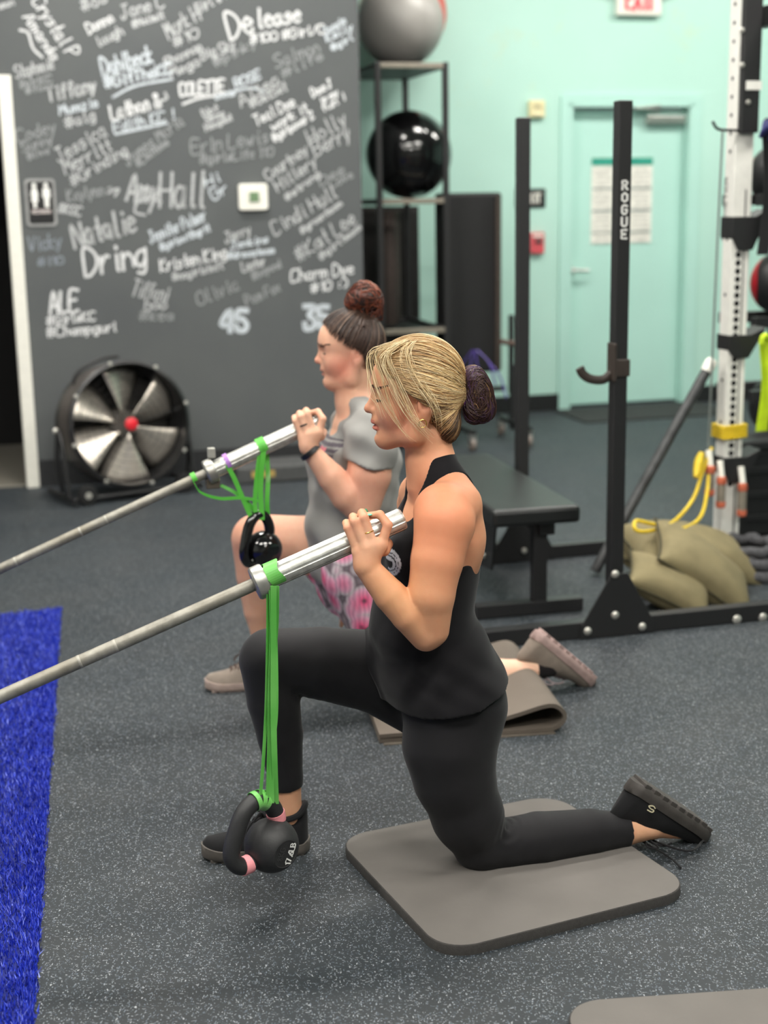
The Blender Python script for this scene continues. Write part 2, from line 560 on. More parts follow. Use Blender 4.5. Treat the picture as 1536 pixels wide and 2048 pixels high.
# ================================================================== chalk lettering
GL = {'A': '00 4A 80;23 63', 'B': '00 0A 5A 78 66 05;65 83 61 00', 'C': '89 6A 2A 08 02 20 60 81', 'D': '00 0A 4A 87 83 40 00', 'E': '8A 0A 00 80;05 65',
'F': '8A 0A 00;05 65', 'G': '89 6A 2A 08 02 20 60 83 85 55', 'H': '0A 00;8A 80;05 85', 'I': '4A 40', 'J': '2A 8A;5A 52 30 10 02', 'K': '0A 00;7A 04 80', 'L': '0A 00 70',
'M': '00 1A 44 7A 80', 'N': '00 0A 80 8A', 'O': '4A 08 02 40 82 88 4A', 'P': '00 0A 5A 88 66 04', 'R': '00 0A 5A 88 65 05;35 80', 'S': '89 6A 2A 08 16 64 82 60 20 01',
'T': '0A 8A;4A 40', 'U': '0A 02 20 60 82 8A', 'V': '0A 40 8A', 'W': '0A 20 46 60 8A', 'X': '0A 80;8A 00', 'Y': '0A 45 8A;45 40', 'Z': '0A 8A 00 80',
'a': '65 36 04 02 30 52 66 60 70', 'b': '0A 00 40 62 64 46 05', 'c': '65 36 04 02 30 61', 'd': '65 36 04 02 30 52;6A 60', 'e': '03 64 46 26 04 02 30 61', 'f': '69 4A 38 30;16 56',
'g': '65 36 04 02 30 62;66 6a 4c 1b', 'h': '0A 00;04 36 64 60', 'i': '36 30 40;38 39', 'j': '46 4a 2c 0b;48 49', 'k': '0A 00;56 03 60', 'l': '2A 21 40', 'm': '06 00;04 26 44 40;44 66 84 80',
'n': '06 00;04 36 64 60', 'o': '36 04 02 30 62 64 36', 'p': '06 0c;05 36 64 62 30 01', 'r': '06 00;03 36 56', 's': '65 46 15 23 53 51 20 01', 't': '3A 31 50;16 56', 'u': '06 02 20 61;66 60',
'v': '06 30 66', 'w': '06 20 44 60 86', 'x': '06 60;66 00', 'y': '06 30;66 1c', 'z': '06 66 00 60', '0': '4A 08 02 40 82 88 4A', '1': '28 4A 40', '2': '08 2A 6A 88 00 80',
'3': '0A 7A 36 64 72 50 10 02', '4': '60 6A 03 83', '5': '7A 1A 06 46 73 50 10 02', '6': '7A 15 02 20 60 73 55 04', '7': '0A 8A 30', '8': '46 18 3A 5A 78 46 12 30 60 82 46',
'9': '85 54 16 18 3A 6A 88 60', '#': '20 3A;60 7A;03 93;07 97', '!': '4A 43;41 40', '.': '30 31', ':': '31 32;35 36', ')': '4A 77 73 40', '-': '15 55', '/': '00 6A', '&': '80 18 3A 58 02 20 50 84', '+': '05 85;41 49', '~': '04 26 44 66 84', '"': '4A 47'}
def gv(ch):
    return int(ch, 16) if ch in '0123456789A' else -(ord(ch) - 96)
def text_strokes(s, rnd, curvy=True, jit=0.28):
    out = []; x = 0.0
    for ch in s:
        if ch == ' ':
            x += 5; continue
        mx = 0
        for st in GL.get(ch, GL['~']).split(';'):
            P = np.array([[gv(q[0]), gv(q[1])] for q in st.split()], float)
            mx = max(mx, P[:, 0].max())
            P[:, 0] += x
            P += rnd.normal(0, 1, P.shape) * jit
            if len(P) > 2 and curvy:
                P = spline(P, 4)
            out.append(P)
        x += mx + 2.6
    return out, max(x - 2.6, 1)
CH = [mat('chalk white', '#d9dadb', 0.9, var=0.15, nscale=60), mat('chalk grey', '#b4b6b7', 0.9, var=0.2, nscale=60), mat('chalk faint', '#8e9192', 0.9, var=0.2, nscale=60), mat('chalk blue', '#c3cad0', 0.9, var=0.2, nscale=60), mat('chalk faded blue', '#868d95', 0.9, var=0.2, nscale=60)]
def stroke_ribbon(b, P2, w, o, ax, ay, nrm, z=0.0012):
    P2 = np.asarray(P2, float)
    if len(P2) < 2: return
    T = np.gradient(P2, axis=0); T /= np.maximum(1e-9, np.linalg.norm(T, axis=1))[:, None]
    Nn = np.stack([-T[:, 1], T[:, 0]], 1)
    P2 = P2.copy(); P2[0] -= T[0] * w * 0.4; P2[-1] += T[-1] * w * 0.4
    vs = []; fs = []
    for i in range(len(P2)):
        for s in (-1, 1):
            q = P2[i] + s * Nn[i] * w / 2
            vs.append(o + q[0] * ax + q[1] * ay + nrm * z)
    for i in range(len(P2) - 1):
        fs.append((2 * i, 2 * i + 1, 2 * i + 3, 2 * i + 2))
    b.add(vs, fs)
def chalk(s, x0, y0, x1, y1, hpx, m=0, wpx=3.7, slant=0.12, curvy=True):
    rnd = np.random.default_rng(abs(hash_(s)) % 99991)
    A0, B0 = on_n(x0, y0, CN), on_n(x1, y1, CN)
    ax = B0 - A0; L = np.linalg.norm(ax); ax = ax / L
    ay = np.cross(-NV, ax) * -1
    if ay[2] < 0 and abs(ax[2]) < 0.8: ay = -ay
    if abs(ax[2]) >= 0.8: ay = np.cross(ax, NV)
    sc = depth(A0) / FPX
    st, wd = text_strokes(s, rnd, curvy)
    b = MB()
    sx, sy = L / wd, hpx * sc / 10
    for i, P in enumerate(st):
        Q = np.stack([(P[:, 0] + P[:, 1] * slant * sy / sx) * sx, P[:, 1] * sy], 1)
        stroke_ribbon(b, Q, wpx * sc, A0, ax, ay, -NV, 0.0015 + 0.00012 * i)
    return b.build('chalk_signature', CH[m], wall_chalk)
def hash_(s):
    h = 7
    for c in s: h = (h * 31 + ord(c)) & 0xffffff
    return h
def chalk_line(pts, m=0, wpx=5):
    P = spline([on_n(x, y, CN) for x, y in pts], 6)
    sc = depth(P[0]) / FPX
    Q = np.stack([P @ RV, P[:, 2]], 1)
    b = MB(); stroke_ribbon(b, Q, wpx * sc, NV * CN, RV, UP, -NV, 0.001)
    return b.build('chalk_line', CH[m], wall_chalk)
for a in (
 ('Crystal P', 62, 2, 138, 116, 26, 0), ('Amanda', 46, 34, 104, 122, 20, 0), ('nson', -6, 20, 28, 10, 13, 1), ('#68', 166, 22, 214, 4, 22, 1), ('Jane C', 244, 38, 328, 14, 24, 1), ('#Nolimit', 266, 56, 328, 36, 13, 1),
 ('Donna', 178, 68, 228, 42, 19, 0), ('laugh', 198, 94, 247, 68, 18, 1), ('Mark H', 338, 78, 402, 38, 30, 1), ('#10', 350, 95, 398, 74, 18, 1), ('Girl #1', 396, 28, 452, -4, 18, 1),
 ('De', 462, 80, 508, 62, 48, 0, 5.5), ('lease', 516, 56, 600, 44, 34, 0, 5.5), ('#100 #Girl/C', 502, 88, 648, 66, 17, 0), ('Jessie', 650, 72, 692, 46, 15, 3), ('Kelly', 654, 84, 706, 60, 14, 3), ('#girl', 664, 102, 706, 80, 12, 3),
 ('Dahlbeck', 206, 152, 306, 124, 32, 3, 5), ('#GitTheKC', 210, 176, 344, 146, 20, 3, 5), ('Stephanie', 32, 156, 108, 138, 22, 1), ('#girlKC', 40, 176, 104, 164, 14, 2), ('#flow', 52, 188, 104, 176, 10, 2),
 ('Tiffany', 96, 204, 192, 182, 27, 1, 5), ('Mumzie', 120, 230, 196, 214, 18, 3), ('#alg', 132, 256, 190, 240, 20, 1), ('COLETTE', 360, 192, 448, 184, 24, 0, 5), ('ROSE', 472, 176, 522, 156, 17, 3), ('boots', 432, 198, 470, 190, 10, 3),
 ('Lathan &', 224, 240, 322, 212, 26, 0, 5), ('Edith KC !', 230, 266, 348, 238, 20, 3), ('Shannon', 332, 134, 404, 100, 17, 1), ('Mega', 344, 156, 400, 130, 18, 1), ('Big Sky', 404, 120, 470, 98, 18, 1), ('#pinky', 430, 134, 512, 92, 16, 2),
 ('Salmon', 552, 136, 640, 104, 24, 2), ('#life', 566, 156, 646, 118, 16, 2), ('Alisa', 482, 214, 560, 166, 22, 1), ('#GetSet', 502, 216, 574, 180, 16, 1), ('Teal Dee', 512, 252, 590, 212, 20, 0), ('work it', 546, 262, 616, 222, 17, 0), ('#girlpower 2', 548, 284, 628, 236, 15, 0),
 ('Dave J', 626, 194, 664, 174, 16, 0), ('is my', 642, 208, 676, 190, 13, 0), ('fun !', 646, 224, 690, 200, 14, 0), ('Not', 406, 232, 436, 222, 13, 1), ('Strong', 412, 246, 448, 232, 12, 1), ('Hangout', 412, 262, 464, 240, 12, 1),
 ('Holly', 622, 292, 694, 248, 30, 1), ('Berry', 632, 314, 702, 276, 28, 1), ('Codey', 36, 286, 112, 264, 24, 2), ('Sunny', 46, 304, 106, 286, 17, 2), ('#live', 56, 320, 98, 306, 12, 2),
 ('Jessica', 118, 326, 214, 270, 27, 1), ('Merritt', 132, 348, 224, 300, 24, 1), ('#Grinding', 146, 372, 256, 308, 20, 1), ('James Maria', 256, 332, 368, 248, 22, 2), ('#Limitless', 276, 334, 338, 288, 14, 2),
 ('Erin Lewis', 384, 308, 536, 286, 28, 2), ('#girlsLife 110', 400, 328, 546, 312, 18, 2), ('Courtney', 536, 362, 616, 306, 20, 1), ('Hillery', 556, 384, 634, 330, 22, 1), ('#strong', 574, 402, 640, 352, 13, 1),
 ('Kaylynn ~', 136, 404, 226, 386, 22, 2), ('#KGC', 116, 424, 160, 432, 18, 1), ('Amy', 252, 402, 312, 408, 54, 1, 6), ('Hall', 318, 416, 408, 412, 66, 1, 6), ('Natalie', 150, 496, 272, 462, 46, 1, 6), ('Dring', 170, 552, 292, 530, 52, 0, 6),
 ('Jennifer Palmer', 302, 486, 412, 440, 22, 3), ('#girlswithgrit', 322, 502, 420, 462, 14, 3), ('Kristen King', 322, 544, 452, 516, 24, 0), ('#nogirlsleft', 346, 562, 446, 538, 15, 1), ('Jerry', 452, 486, 502, 468, 20, 1), ('Jenkins', 462, 498, 536, 484, 14, 3), ('#dreamteam', 456, 518, 548, 506, 13, 3),
 ('Lester', 486, 544, 530, 530, 18, 1), ('#beyond', 506, 560, 562, 534, 15, 2), ('Cindi Hull', 550, 472, 674, 394, 27, 1), ('#greenteam', 604, 468, 684, 410, 12, 1), ('#Kat Lee', 598, 524, 712, 446, 28, 1), ('#girlteam', 642, 520, 722, 458, 13, 1),
 ('Charm Dye', 582, 564, 706, 548, 24, 0), ('#10 :)', 622, 586, 694, 574, 18, 0), ('Tiffani', 262, 590, 332, 604, 32, 1), ('boo', 290, 620, 332, 618, 22, 1), ('#kea', 278, 640, 346, 640, 20, 2),
 ('ALE', 100, 626, 156, 620, 40, 0, 6), ('#GirlsKC', 94, 650, 190, 640, 17, 0), ('#Champgurl', 94, 674, 232, 662, 19, 0), ('Olivia', 398, 612, 478, 578, 26, 2), ('Pam Fox', 494, 612, 560, 582, 20, 2), ('Vicky', 58, 504, 122, 494, 28, 4), ('#110', 76, 532, 126, 528, 15, 4),
 ('Dee', 642, 372, 690, 346, 18, 2), ('Love', 664, 376, 706, 354, 14, 2), ('Hi', 412, 374, 440, 362, 18, 3), ('Gr', 426, 402, 456, 384, 22, 3),
):
    chalk(*a)
chalk('45', 442, 662, 494, 662, 40, 3, 11, 0.0)
chalk('35', 610, 656, 658, 654, 40, 3, 11, 0.0)
for pts, m in (([(40, 60), (56, 66), (66, 96), (84, 114)], 0), ([(226, 194), (270, 172), (344, 158)], 3), ([(366, 208), (400, 196), (440, 190)], 0), ([(440, 190), (500, 176), (530, 184)], 3), ([(232, 268), (280, 258), (334, 246)], 3),
               ([(322, 404), (300, 396), (276, 404), (270, 424), (290, 430)], 1), ([(330, 186), (334, 196), (322, 202)], 1), ([(216, 386), (228, 380), (238, 378), (230, 392)], 1)):
    chalk_line(pts, m)

# restroom sign, thermostat on the chalk wall
M_SIGNBLK = mat('sign black plastic', '#1b1b1c', 0.4)
M_SIGNGREY = mat('sign border grey', '#9b9c9b', 0.5)
s0, s1 = rn(on_n(48, 358, CN)), rn(on_n(115, 452, CN))
sc_, sw, sh = ((s0[0] + s1[0]) / 2, (s0[2] + s1[2]) / 2), s1[0] - s0[0], s0[2] - s1[2]
def rrect(w, h, r, n=6):
    out = []
    for cx, cy, a0 in ((w / 2 - r, h / 2 - r, 0), (-w / 2 + r, h / 2 - r, 90), (-w / 2 + r, -h / 2 + r, 180), (w / 2 - r, -h / 2 + r, 270)):
        for i in range(n + 1):
            a = math.radians(a0 + 90 * i / n)
            out.append((cx + r * math.cos(a), cy + r * math.sin(a)))
    return out
rs = thing('restroom_sign', W(sc_[0], CN - 0.006, s1[2]), 'black restroom sign with two white figures beside the doorway', 'sign')
oS = W(sc_[0], CN - 0.001, sc_[1])
MB().prism(rrect(sw, sh, 0.02), oS, RV, UP, -NV * 0.006).build('border', M_SIGNGREY, rs)
MB().prism(rrect(sw - 0.026, sh - 0.03, 0.012), oS - NV * 0.006, RV, UP, -NV * 0.002).build('panel', M_SIGNBLK, rs)
M_WHITEP = mat('white print', '#f2f2ee', 0.6)
for sx in (-1, 1):
    cx = sx * 0.031
    o3 = oS - NV * 0.008 + RV * cx + UP * 0.035
    b = MB().cyl(o3 + UP * 0.055, o3 + UP * 0.055 - NV * 0.002, 0.0125)
    if sx < 0:
        pl = [(-0.012, 0.04), (0.012, 0.04), (0.021, 0.0), (0.014, 0.0), (0.018, -0.03), (0.008, -0.03), (0.008, -0.062), (-0.008, -0.062), (-0.008, -0.03), (-0.018, -0.03), (-0.014, 0.0), (-0.021, 0.0)]
    else:
        pl = [(-0.018, 0.04), (0.018, 0.04), (0.021, -0.008), (0.013, -0.01), (0.011, -0.062), (-0.011, -0.062), (-0.013, -0.01), (-0.021, -0.008)]
    b.prism(pl, o3, RV, UP, -NV * 0.002).build('figure', M_WHITEP, rs)
b = MB()
def block_text(b, s, o, ax, ay, nrm, w, h, lw, z=0.001, curvy=False):
    st, wd = text_strokes(s, np.random.default_rng(3), curvy, 0.0)
    for P in st:
        stroke_ribbon(b, np.stack([P[:, 0] / wd * w, P[:, 1] / 10 * h], 1), lw, o, ax, ay, nrm, z)
block_text(b, 'RESTROOM', oS - NV * 0.008 - RV * 0.048 - UP * 0.056, RV, UP, -NV, 0.096, 0.018, 0.004)
b.build('sign_lettering', mat('pinkish white print', '#ded2cf', 0.6), rs)
t0_, t1_ = rn(on_n(475, 368, CN)), rn(on_n(535, 420, CN))
th = thing('thermostat', W((t0_[0] + t1_[0]) / 2, CN - 0.02, t1_[2]), 'white thermostat with a small green screen on the chalk wall', 'thermostat')
oT = W((t0_[0] + t1_[0]) / 2, CN - 0.001, (t0_[2] + t1_[2]) / 2)
MB().prism(rrect(t1_[0] - t0_[0], t0_[2] - t1_[2], 0.018), oT, RV, UP, -NV * 0.028).build('casing', M_TRIM, th, bevel=0.005)
MB().prism(rrect(0.075, 0.062, 0.008), oT - NV * 0.029 + RV * 0.004, RV, UP, -NV * 0.002).build('bezel', mat('thermostat bezel', '#d9d7cb', 0.5), th)
MB().prism(rrect(0.052, 0.052, 0.004), oT - NV * 0.031 + RV * 0.004, RV, UP, -NV * 0.001).build('screen', mat('thermostat screen', '#6f8a68', 0.3), th)

# signs on the teal wall
e0, e1 = rn(on_n(1234, 30, TN - 0.05)), rn(on_n(1322, 30, TN - 0.05))
ex = thing('exit_sign', W((e0[0] + e1[0]) / 2, TN - 0.05, e0[2]), 'white box exit sign with red letters above the teal door', 'sign')
oE = W((e0[0] + e1[0]) / 2, TN - 0.03, e0[2] + 0.1)
ew = e1[0] - e0[0]
MB().box(oE, (ew, 0.06, 0.20)).build('casing', M_TRIM, ex, bevel=0.008)
MB().box(oE - NV * 0.031 + UP * 0.008, (ew * 0.70, 0.004, 0.15)).build('face', mat('exit sign face', '#efe6de', 0.5), ex)
b = MB()
block_text(b, 'EXIT', oE - NV * 0.034 - RV * ew * 0.31 - UP * 0.058, RV, UP, -NV, ew * 0.62, 0.14, 0.028)
b.build('sign_lettering', emission('exit red', (1.0, 0.05, 0.06), 1.0), ex)
for sx in (-1, 1):
    MB().cyl(oE + RV * sx * (ew / 2 + 0.015) + UP * 0.07, oE + RV * sx * (ew / 2 + 0.07) + UP * 0.075, 0.05, 0.045).build('emergency_lamp', mat('emergency lamp housing', '#c9bcb0', 0.4), ex, smooth=True)
g0, g1 = rn(on_n(1030, 378, TN)), rn(on_n(1090, 415, TN))
es = thing('wall_exit_sign', W((g0[0] + g1[0]) / 2, TN - 0.008, g1[2]), 'small black tactile exit sign beside the far upright of the squat stand', 'sign')
oG = W((g0[0] + g1[0]) / 2, TN - 0.001, (g0[2] + g1[2]) / 2)
MB().box(oG - NV * 0.005, (g1[0] - g0[0], 0.01, g0[2] - g1[2])).build('panel', M_SIGNBLK, es, bevel=0.003)
b = MB(); block_text(b, 'EXIT', oG - NV * 0.011 - RV * 0.055 - UP * 0.03, RV, UP, -NV, 0.13, 0.06, 0.014); b.build('sign_lettering', M_SIGNWHITE, es)
q0, q1 = rn(on_n(1058, 465, TN)), rn(on_n(1085, 506, TN))
oQ = W((q0[0] + q1[0]) / 2, TN - 0.02, (q0[2] + q1[2]) / 2)
fa = thing('fire_alarm', W((q0[0] + q1[0]) / 2, TN - 0.02, q1[2]), 'red fire alarm pull box on the teal wall beside the door', 'alarm')
MB().box(oQ, (q1[0] - q0[0], 0.04, q0[2] - q1[2])).build('casing', mat('alarm red', '#d65a62', 0.4), fa, bevel=0.006)
MB().box(oQ - NV * 0.024 + UP * 0.012 + RV * 0.006, (0.05, 0.012, 0.03)).build('pull_handle', mat('alarm grey', '#5f4a4a', 0.5), fa, bevel=0.003)
MB().box(oQ - NV * 0.022 + UP * 0.05, (0.08, 0.006, 0.018)).build('label_strip', M_SIGNWHITE, fa)
u0, u1 = rn(on_n(1055, 201, TN)), rn(on_n(1086, 235, TN))
oU = W((u0[0] + u1[0]) / 2, TN - 0.02, (u0[2] + u1[2]) / 2)
hs = thing('alarm_horn', W((u0[0] + u1[0]) / 2, TN - 0.02, u1[2]), 'small cream alarm horn box high on the teal wall', 'alarm')
MB().box(oU, (u1[0] - u0[0], 0.045, u0[2] - u1[2])).build('casing', mat('cream plastic', '#e6dcae', 0.5), hs, bevel=0.006)
b = MB()
for i in range(3): b.box(oU - NV * 0.024 + UP * (0.025 - 0.012 * i), (0.055, 0.003, 0.005))
b.build('grille', mat('horn grille', '#a79f84', 0.6), hs)
MB().box(oU - NV * 0.026 - UP * 0.035, (0.06, 0.008, 0.02)).build('strobe', mat('strobe lens', '#f4edc8', 0.2), hs, bevel=0.002)
# ================================================================== gym equipment
M_BLKPOW = mat('black powder coat', '#232324', 0.45, var=0.1, nscale=200, bump=0.1)
M_BLKMATTE = mat('matte black steel', '#1a1a1b', 0.55, bump=0.05)
M_BOLT = mat('zinc bolt', '#c9c7bf', 0.3, 0.6)
M_RUB = mat('black rubber', '#161617', 0.6)

def bolt(P, parent, r=0.013, d=None):
    d = -NV if d is None else d
    P = np.asarray(P, float)
    return MB().lathe(P, d, [(r, 0), (r, 0.004), (r * 0.7, 0.009), (0.0, 0.011)], 12).build('bolt', M_BOLT, parent, smooth=True)

# ---- squat stand: two uprights, each on its own rail
SN, SR = 4.505, 2.055
FNn, FR = 5.6, 2.112
st = thing('squat_stand', W(SR, SN, 0), 'black steel squat stand upright with white vertical lettering on a long floor rail', 'squat stand')
pw_ = 0.05
MB().box(W(SR + 0.008, SN + 0.025, 0.923), (pw_, pw_, 1.846)).build('upright', M_BLKPOW, st, bevel=0.004)
MB().box(W(2.465, SN + 0.0, 0.032), (1.89, 0.05, 0.062)).build('rail', M_BLKPOW, st, bevel=0.004)
g = [(-0.145, 0.002), (-0.14, 0.05), (-0.028, 0.232), (0.034, 0.232), (0.135, 0.05), (0.14, 0.002)]
MB().prism(g, W(SR, SN - 0.026, 0), RV, UP, -NV * 0.008).build('gusset_plate', M_BLKPOW, st, bevel=0.002)
for px, py in ((1230, 1148), (1230, 1230), (1175, 1262), (1284, 1253), (1476, 1240), (1528, 1236)):
    q = rn(on_n(px, py, SN - 0.034))
    far = px > 1400
    bolt(W(q[0], SN - (0.025 if far else 0.034), q[2]), st, 0.017 if far else 0.0145)
b = MB()
for i, ch in enumerate('ROGUE'):
    q = rn(on_n(1254, 378 + 24.5 * i, SN))
    block_text(b, ch, W(SR + 0.008 - 0.009, SN - 0.001, q[2] - 0.001), RV, UP, -NV, 0.018, 0.028, 0.0075)
b.build('lettering', M_WHITEP, st)
# J hook on the upright
zq = rn(on_n(1228, 725, SN))[2]
b = MB().box(W(SR - 0.018, SN + 0.02, zq), (0.012, 0.06, 0.13)).box(W(SR + 0.008, SN - 0.004, zq - 0.02), (0.06, 0.008, 0.06)).box(W(SR + 0.036, SN + 0.02, zq - 0.02), (0.008, 0.05, 0.05))
b.build('hook_plate', mat('worn brown steel', '#3a322d', 0.5), st, bevel=0.003)
h0 = W(SR - 0.02, SN + 0.02, zq - 0.06)
MB().tube(spline([h0 + UP * 0.02, h0 - RV * 0.03, h0 - RV * 0.075 + UP * 0.004, h0 - RV * 0.105 + UP * 0.022, h0 - RV * 0.118 + UP * 0.045], 5), 0.009, flat=1.8).build('hook_arm', mat('worn brown steel', '#3a322d', 0.5), st, smooth=True)

st2 = thing('squat_stand', W(FR, FNn, 0), 'shorter looking far upright of the squat stand, behind the flat bench', 'squat stand')
MB().box(W(FR, FNn, 0.925), (pw_, pw_, 1.85)).build('upright', M_BLKPOW, st2, bevel=0.004)
MB().box(W(FR + 0.25, FNn, 0.03), (1.3, 0.05, 0.058)).build('rail', M_BLKPOW, st2, bevel=0.004)
MB().prism(g, W(FR, FNn - 0.026, 0), RV, UP, -NV * 0.008).build('gusset_plate', M_BLKPOW, st2, bevel=0.002)
bolt(W(FR, FNn - 0.034, 0.2), st2); bolt(W(FR, FNn - 0.034, 0.05), st2)

# ---- flat bench between the uprights
zb = 0.43
c_nr, c_nl = on_floor(1163, 1010, zb), on_floor(986, 1022, zb)
c_r2 = on_floor(1042, 942, zb)
bx_ = c_nr - c_nl; bw = np.linalg.norm(bx_); bx_ /= bw
by_ = c_r2 - c_nr; by_ /= np.linalg.norm(by_)
by_ = by_ - bx_ * (by_ @ bx_) * 0.6; by_ /= np.linalg.norm(by_)
ax_ = np.cross(by_, UP); ax_ /= np.linalg.norm(ax_)
mid = (c_nr + c_nl) / 2
bench = thing('flat_bench', mid * [1, 1, 0], 'black padded flat weight bench beside the squat stand', 'bench')
BL = 1.15
def BP(a, l, z):
    q = mid + ax_ * a + by_ * l
    return np.array([q[0], q[1], z])
ms = MB().box(BP(0, BL / 2, zb - 0.034), (bw, BL, 0.066), (ax_, by_, UP)).build('seat_pad', mat('black vinyl pad', '#191b1b', 0.42, bump=0.1, nscale=120), bench, bevel=0.016)
MB().box(BP(0.06, BL / 2, zb - 0.095), (0.06, BL * 0.9, 0.05), (ax_, by_, UP)).build('spine', M_BLKPOW, bench, bevel=0.004)
for nm_l in (0.10, BL - 0.14):
    MB().box(BP(0.04, nm_l, (zb - 0.07) / 2 + 0.02), (0.052, 0.052, zb - 0.11), (ax_, by_, UP)).build('leg', M_BLKPOW, bench, bevel=0.003)
    MB().box(BP(0.0, nm_l, 0.028), (0.42, 0.055, 0.05), (ax_, by_, UP)).build('foot_bar', M_BLKPOW, bench, bevel=0.003)
MB().prism([(0.0, -0.03), (0.5, -0.03), (0.5, -0.2), (0.28, -0.26), (0.06, -0.24)], BP(-0.09, 0.22, zb - 0.06), by_, UP, ax_ * 0.008).build('side_plate', M_BLKPOW, bench)
for l, z in ((0.52, 0.21), (0.36, 0.17)):
    bolt(BP(-0.092, l, z), bench, 0.013, -ax_)

# ---- leaning bar with a white cap
p_lo, p_hi = on_floor(1190, 1142, 0.02), on_n(1424, 722, 5.42)
pb = thing('weighted_bar', p_lo * [1, 1, 0], 'black gripped weighted bar with a white end cap leaning on the white upright', 'bar')
dv = (p_hi - p_lo); Lp = np.linalg.norm(dv); dv /= Lp
MB().cyl(p_lo, p_lo + dv * (Lp - 0.05), 0.022, n=20).build('tube', mat('scuffed black grip', '#343536', 0.5, var=0.5, nscale=25, bump=0.3), pb, smooth=True)
MB().lathe(p_lo + dv * (Lp - 0.055), dv, [(0.0235, 0), (0.0255, 0.004), (0.0255, 0.05), (0.021, 0.06), (0, 0.062)], 20).build('end_cap', M_TRIM, pb, smooth=True)
# ---- white perforated rack upright with black carriers
UR, UN = 2.985, 5.44
M_WHPOW = mat('white powder coat', '#ecebe4', 0.4, var=0.04)
wr = thing('rack_upright', W(UR, UN, 0), 'white perforated rack upright with black brackets at the right', 'rack')
MB().box(W(UR + 0.016, UN, 1.35), (0.084, 0.08, 2.7)).build('column', M_WHPOW, wr, bevel=0.003)
M_HOLE = mat('dark hole', '#0e0e0e', 0.9)
hole_me = None
def hole(P, axis, r, parent):
    MB().cyl(P, P + axis * 0.0015, r, n=10).build('hole', M_HOLE, parent)
for i in range(9):
    hole(W(UR - 0.0262, UN, 2.28 - 0.072 * i), -RV, 0.008, wr)
for z in (1.35, 1.12, 0.94, 0.76, 0.58):
    hole(W(UR - 0.0262, UN, z), -RV, 0.008, wr)
for i in range(34):
    z = 1.42 - 0.0335 * i
    if z > 0.2:
        hole(W(UR + 0.006, UN - 0.0405, z), -NV, 0.0125, wr)
MB().box(W(UR + 0.03, UN - 0.0405, 0.8), (0.005, 0.002, 1.5)).build('groove', M_HOLE, wr)
b = MB(); block_text(b, 'MONSTER', W(UR - 0.0265, UN + 0.012, 1.38), UP, NV, -RV, 0.22, 0.022, 0.005); b.build('lettering', mat('grey print', '#5a5a58', 0.6), wr)
MB().box(W(UR + 0.02, UN - 0.057, 2.25), (0.08, 0.03, 0.95)).build('carrier', M_BLKPOW, wr, bevel=0.004)
for py0, py1 in ((433, 500), (668, 714), (910, 960)):
    z0, z1 = rn(on_n(1475, py1, UN))[2], rn(on_n(1475, py0, UN))[2]
    hgt = z1 - z0
    MB().prism([(-0.03, hgt), (0.07, hgt), (0.14, hgt + 0.03), (0.14, hgt + 0.018), (0.065, 0.0), (0.0, 0.0), (-0.03, hgt * 0.4)], W(UR, UN - 0.055, z0), RV, UP, NV * 0.11).build('bracket', M_BLKPOW, wr, bevel=0.003)
for px, py in ((1484, 130), (1484, 60), (1496, 205)):
    q = rn(on_n(px, py, UN - 0.071)); bolt(W(min(q[0], UR + 0.06), UN - 0.07, q[2]), wr, 0.011)
MB().box(W(UR + 0.03, UN - 0.073, 1.96), (0.07, 0.006, 0.035)).build('white_plate', M_WHPOW, wr)
# top beam running towards the camera
zt = rn(on_n(1480, 45, UN))[2]
MB().box(W(UR + 0.10, UN - 0.72, zt + 0.02), (0.06, 1.5, 0.08)).build('top_beam', M_BLKPOW, wr, bevel=0.004)
for i in range(5):
    hole(W(UR + 0.07 - 0.0005, UN - 0.12 - 0.09 * i, zt + 0.02), -RV, 0.012, wr)
# hook peg
zk = rn(on_n(1440, 262, UN))[2]
MB().tube(spline([W(UR + 0.06, UN - 0.05, zk), W(UR - 0.06, UN - 0.055, zk), W(UR - 0.115, UN - 0.055, zk + 0.006), W(UR - 0.14, UN - 0.055, zk + 0.035)], 5), 0.006).build('peg', M_BLKMATTE, wr, smooth=True)

# cord on the peg
cz = W(UR - 0.095, UN - 0.058, zk)
prop(MB().tube(spline([cz + UP * 0.008, cz - UP * 0.4 + RV * -0.006, cz - UP * 0.9 - RV * 0.012, W(UR - 0.115, UN - 0.06, 0.35)], 6), 0.0045, 8).build('cord', mat('grey cord', '#6f7672', 0.7), None, cz, smooth=True), 'thin grey cord hanging from the peg of the white upright', 'cord')

# black straps hanging over the peg side
def hang_band(name, r0, n0, z0, z1, w, m, label, cat='strap', sway=0.02):
    t = thing(name, W(r0, n0, z1), label, cat)
    for k_ in range(2):
        pts = spline([W(r0 + 0.012 * k_, n0 - 0.012 * k_, z0), W(r0 + 0.012 * k_ + sway, n0 - 0.012 * k_, (z0 + z1) / 2), W(r0 + 0.02 * k_, n0, z1)], 6)
        MB().ribbon(pts, w, RV).build('strand', m, t)
    MB().tube(spline([W(r0 - w / 2, n0 - 0.02, z0 - 0.01), W(r0 - w / 3, n0 - 0.022, z0 + 0.02), W(r0 + w / 3, n0 - 0.01, z0 + 0.022), W(r0 + w / 2 + 0.01, n0 + 0.0, z0 - 0.01)], 4), w * 0.35).build('loop', m, t, smooth=True)
    return t
hang_band('nylon_strap', UR + 0.075, UN - 0.10, zk + 0.01, zk - 0.50, 0.035, mat('black nylon', '#1c1c1e', 0.7), 'black nylon strap hanging in front of the white upright')
hang_band('nylon_strap', UR + 0.13, UN - 0.11, zk + 0.02, zk - 0.62, 0.03, mat('black nylon', '#1c1c1e', 0.7), 'longer black nylon strap to the right of the other hanging strap')
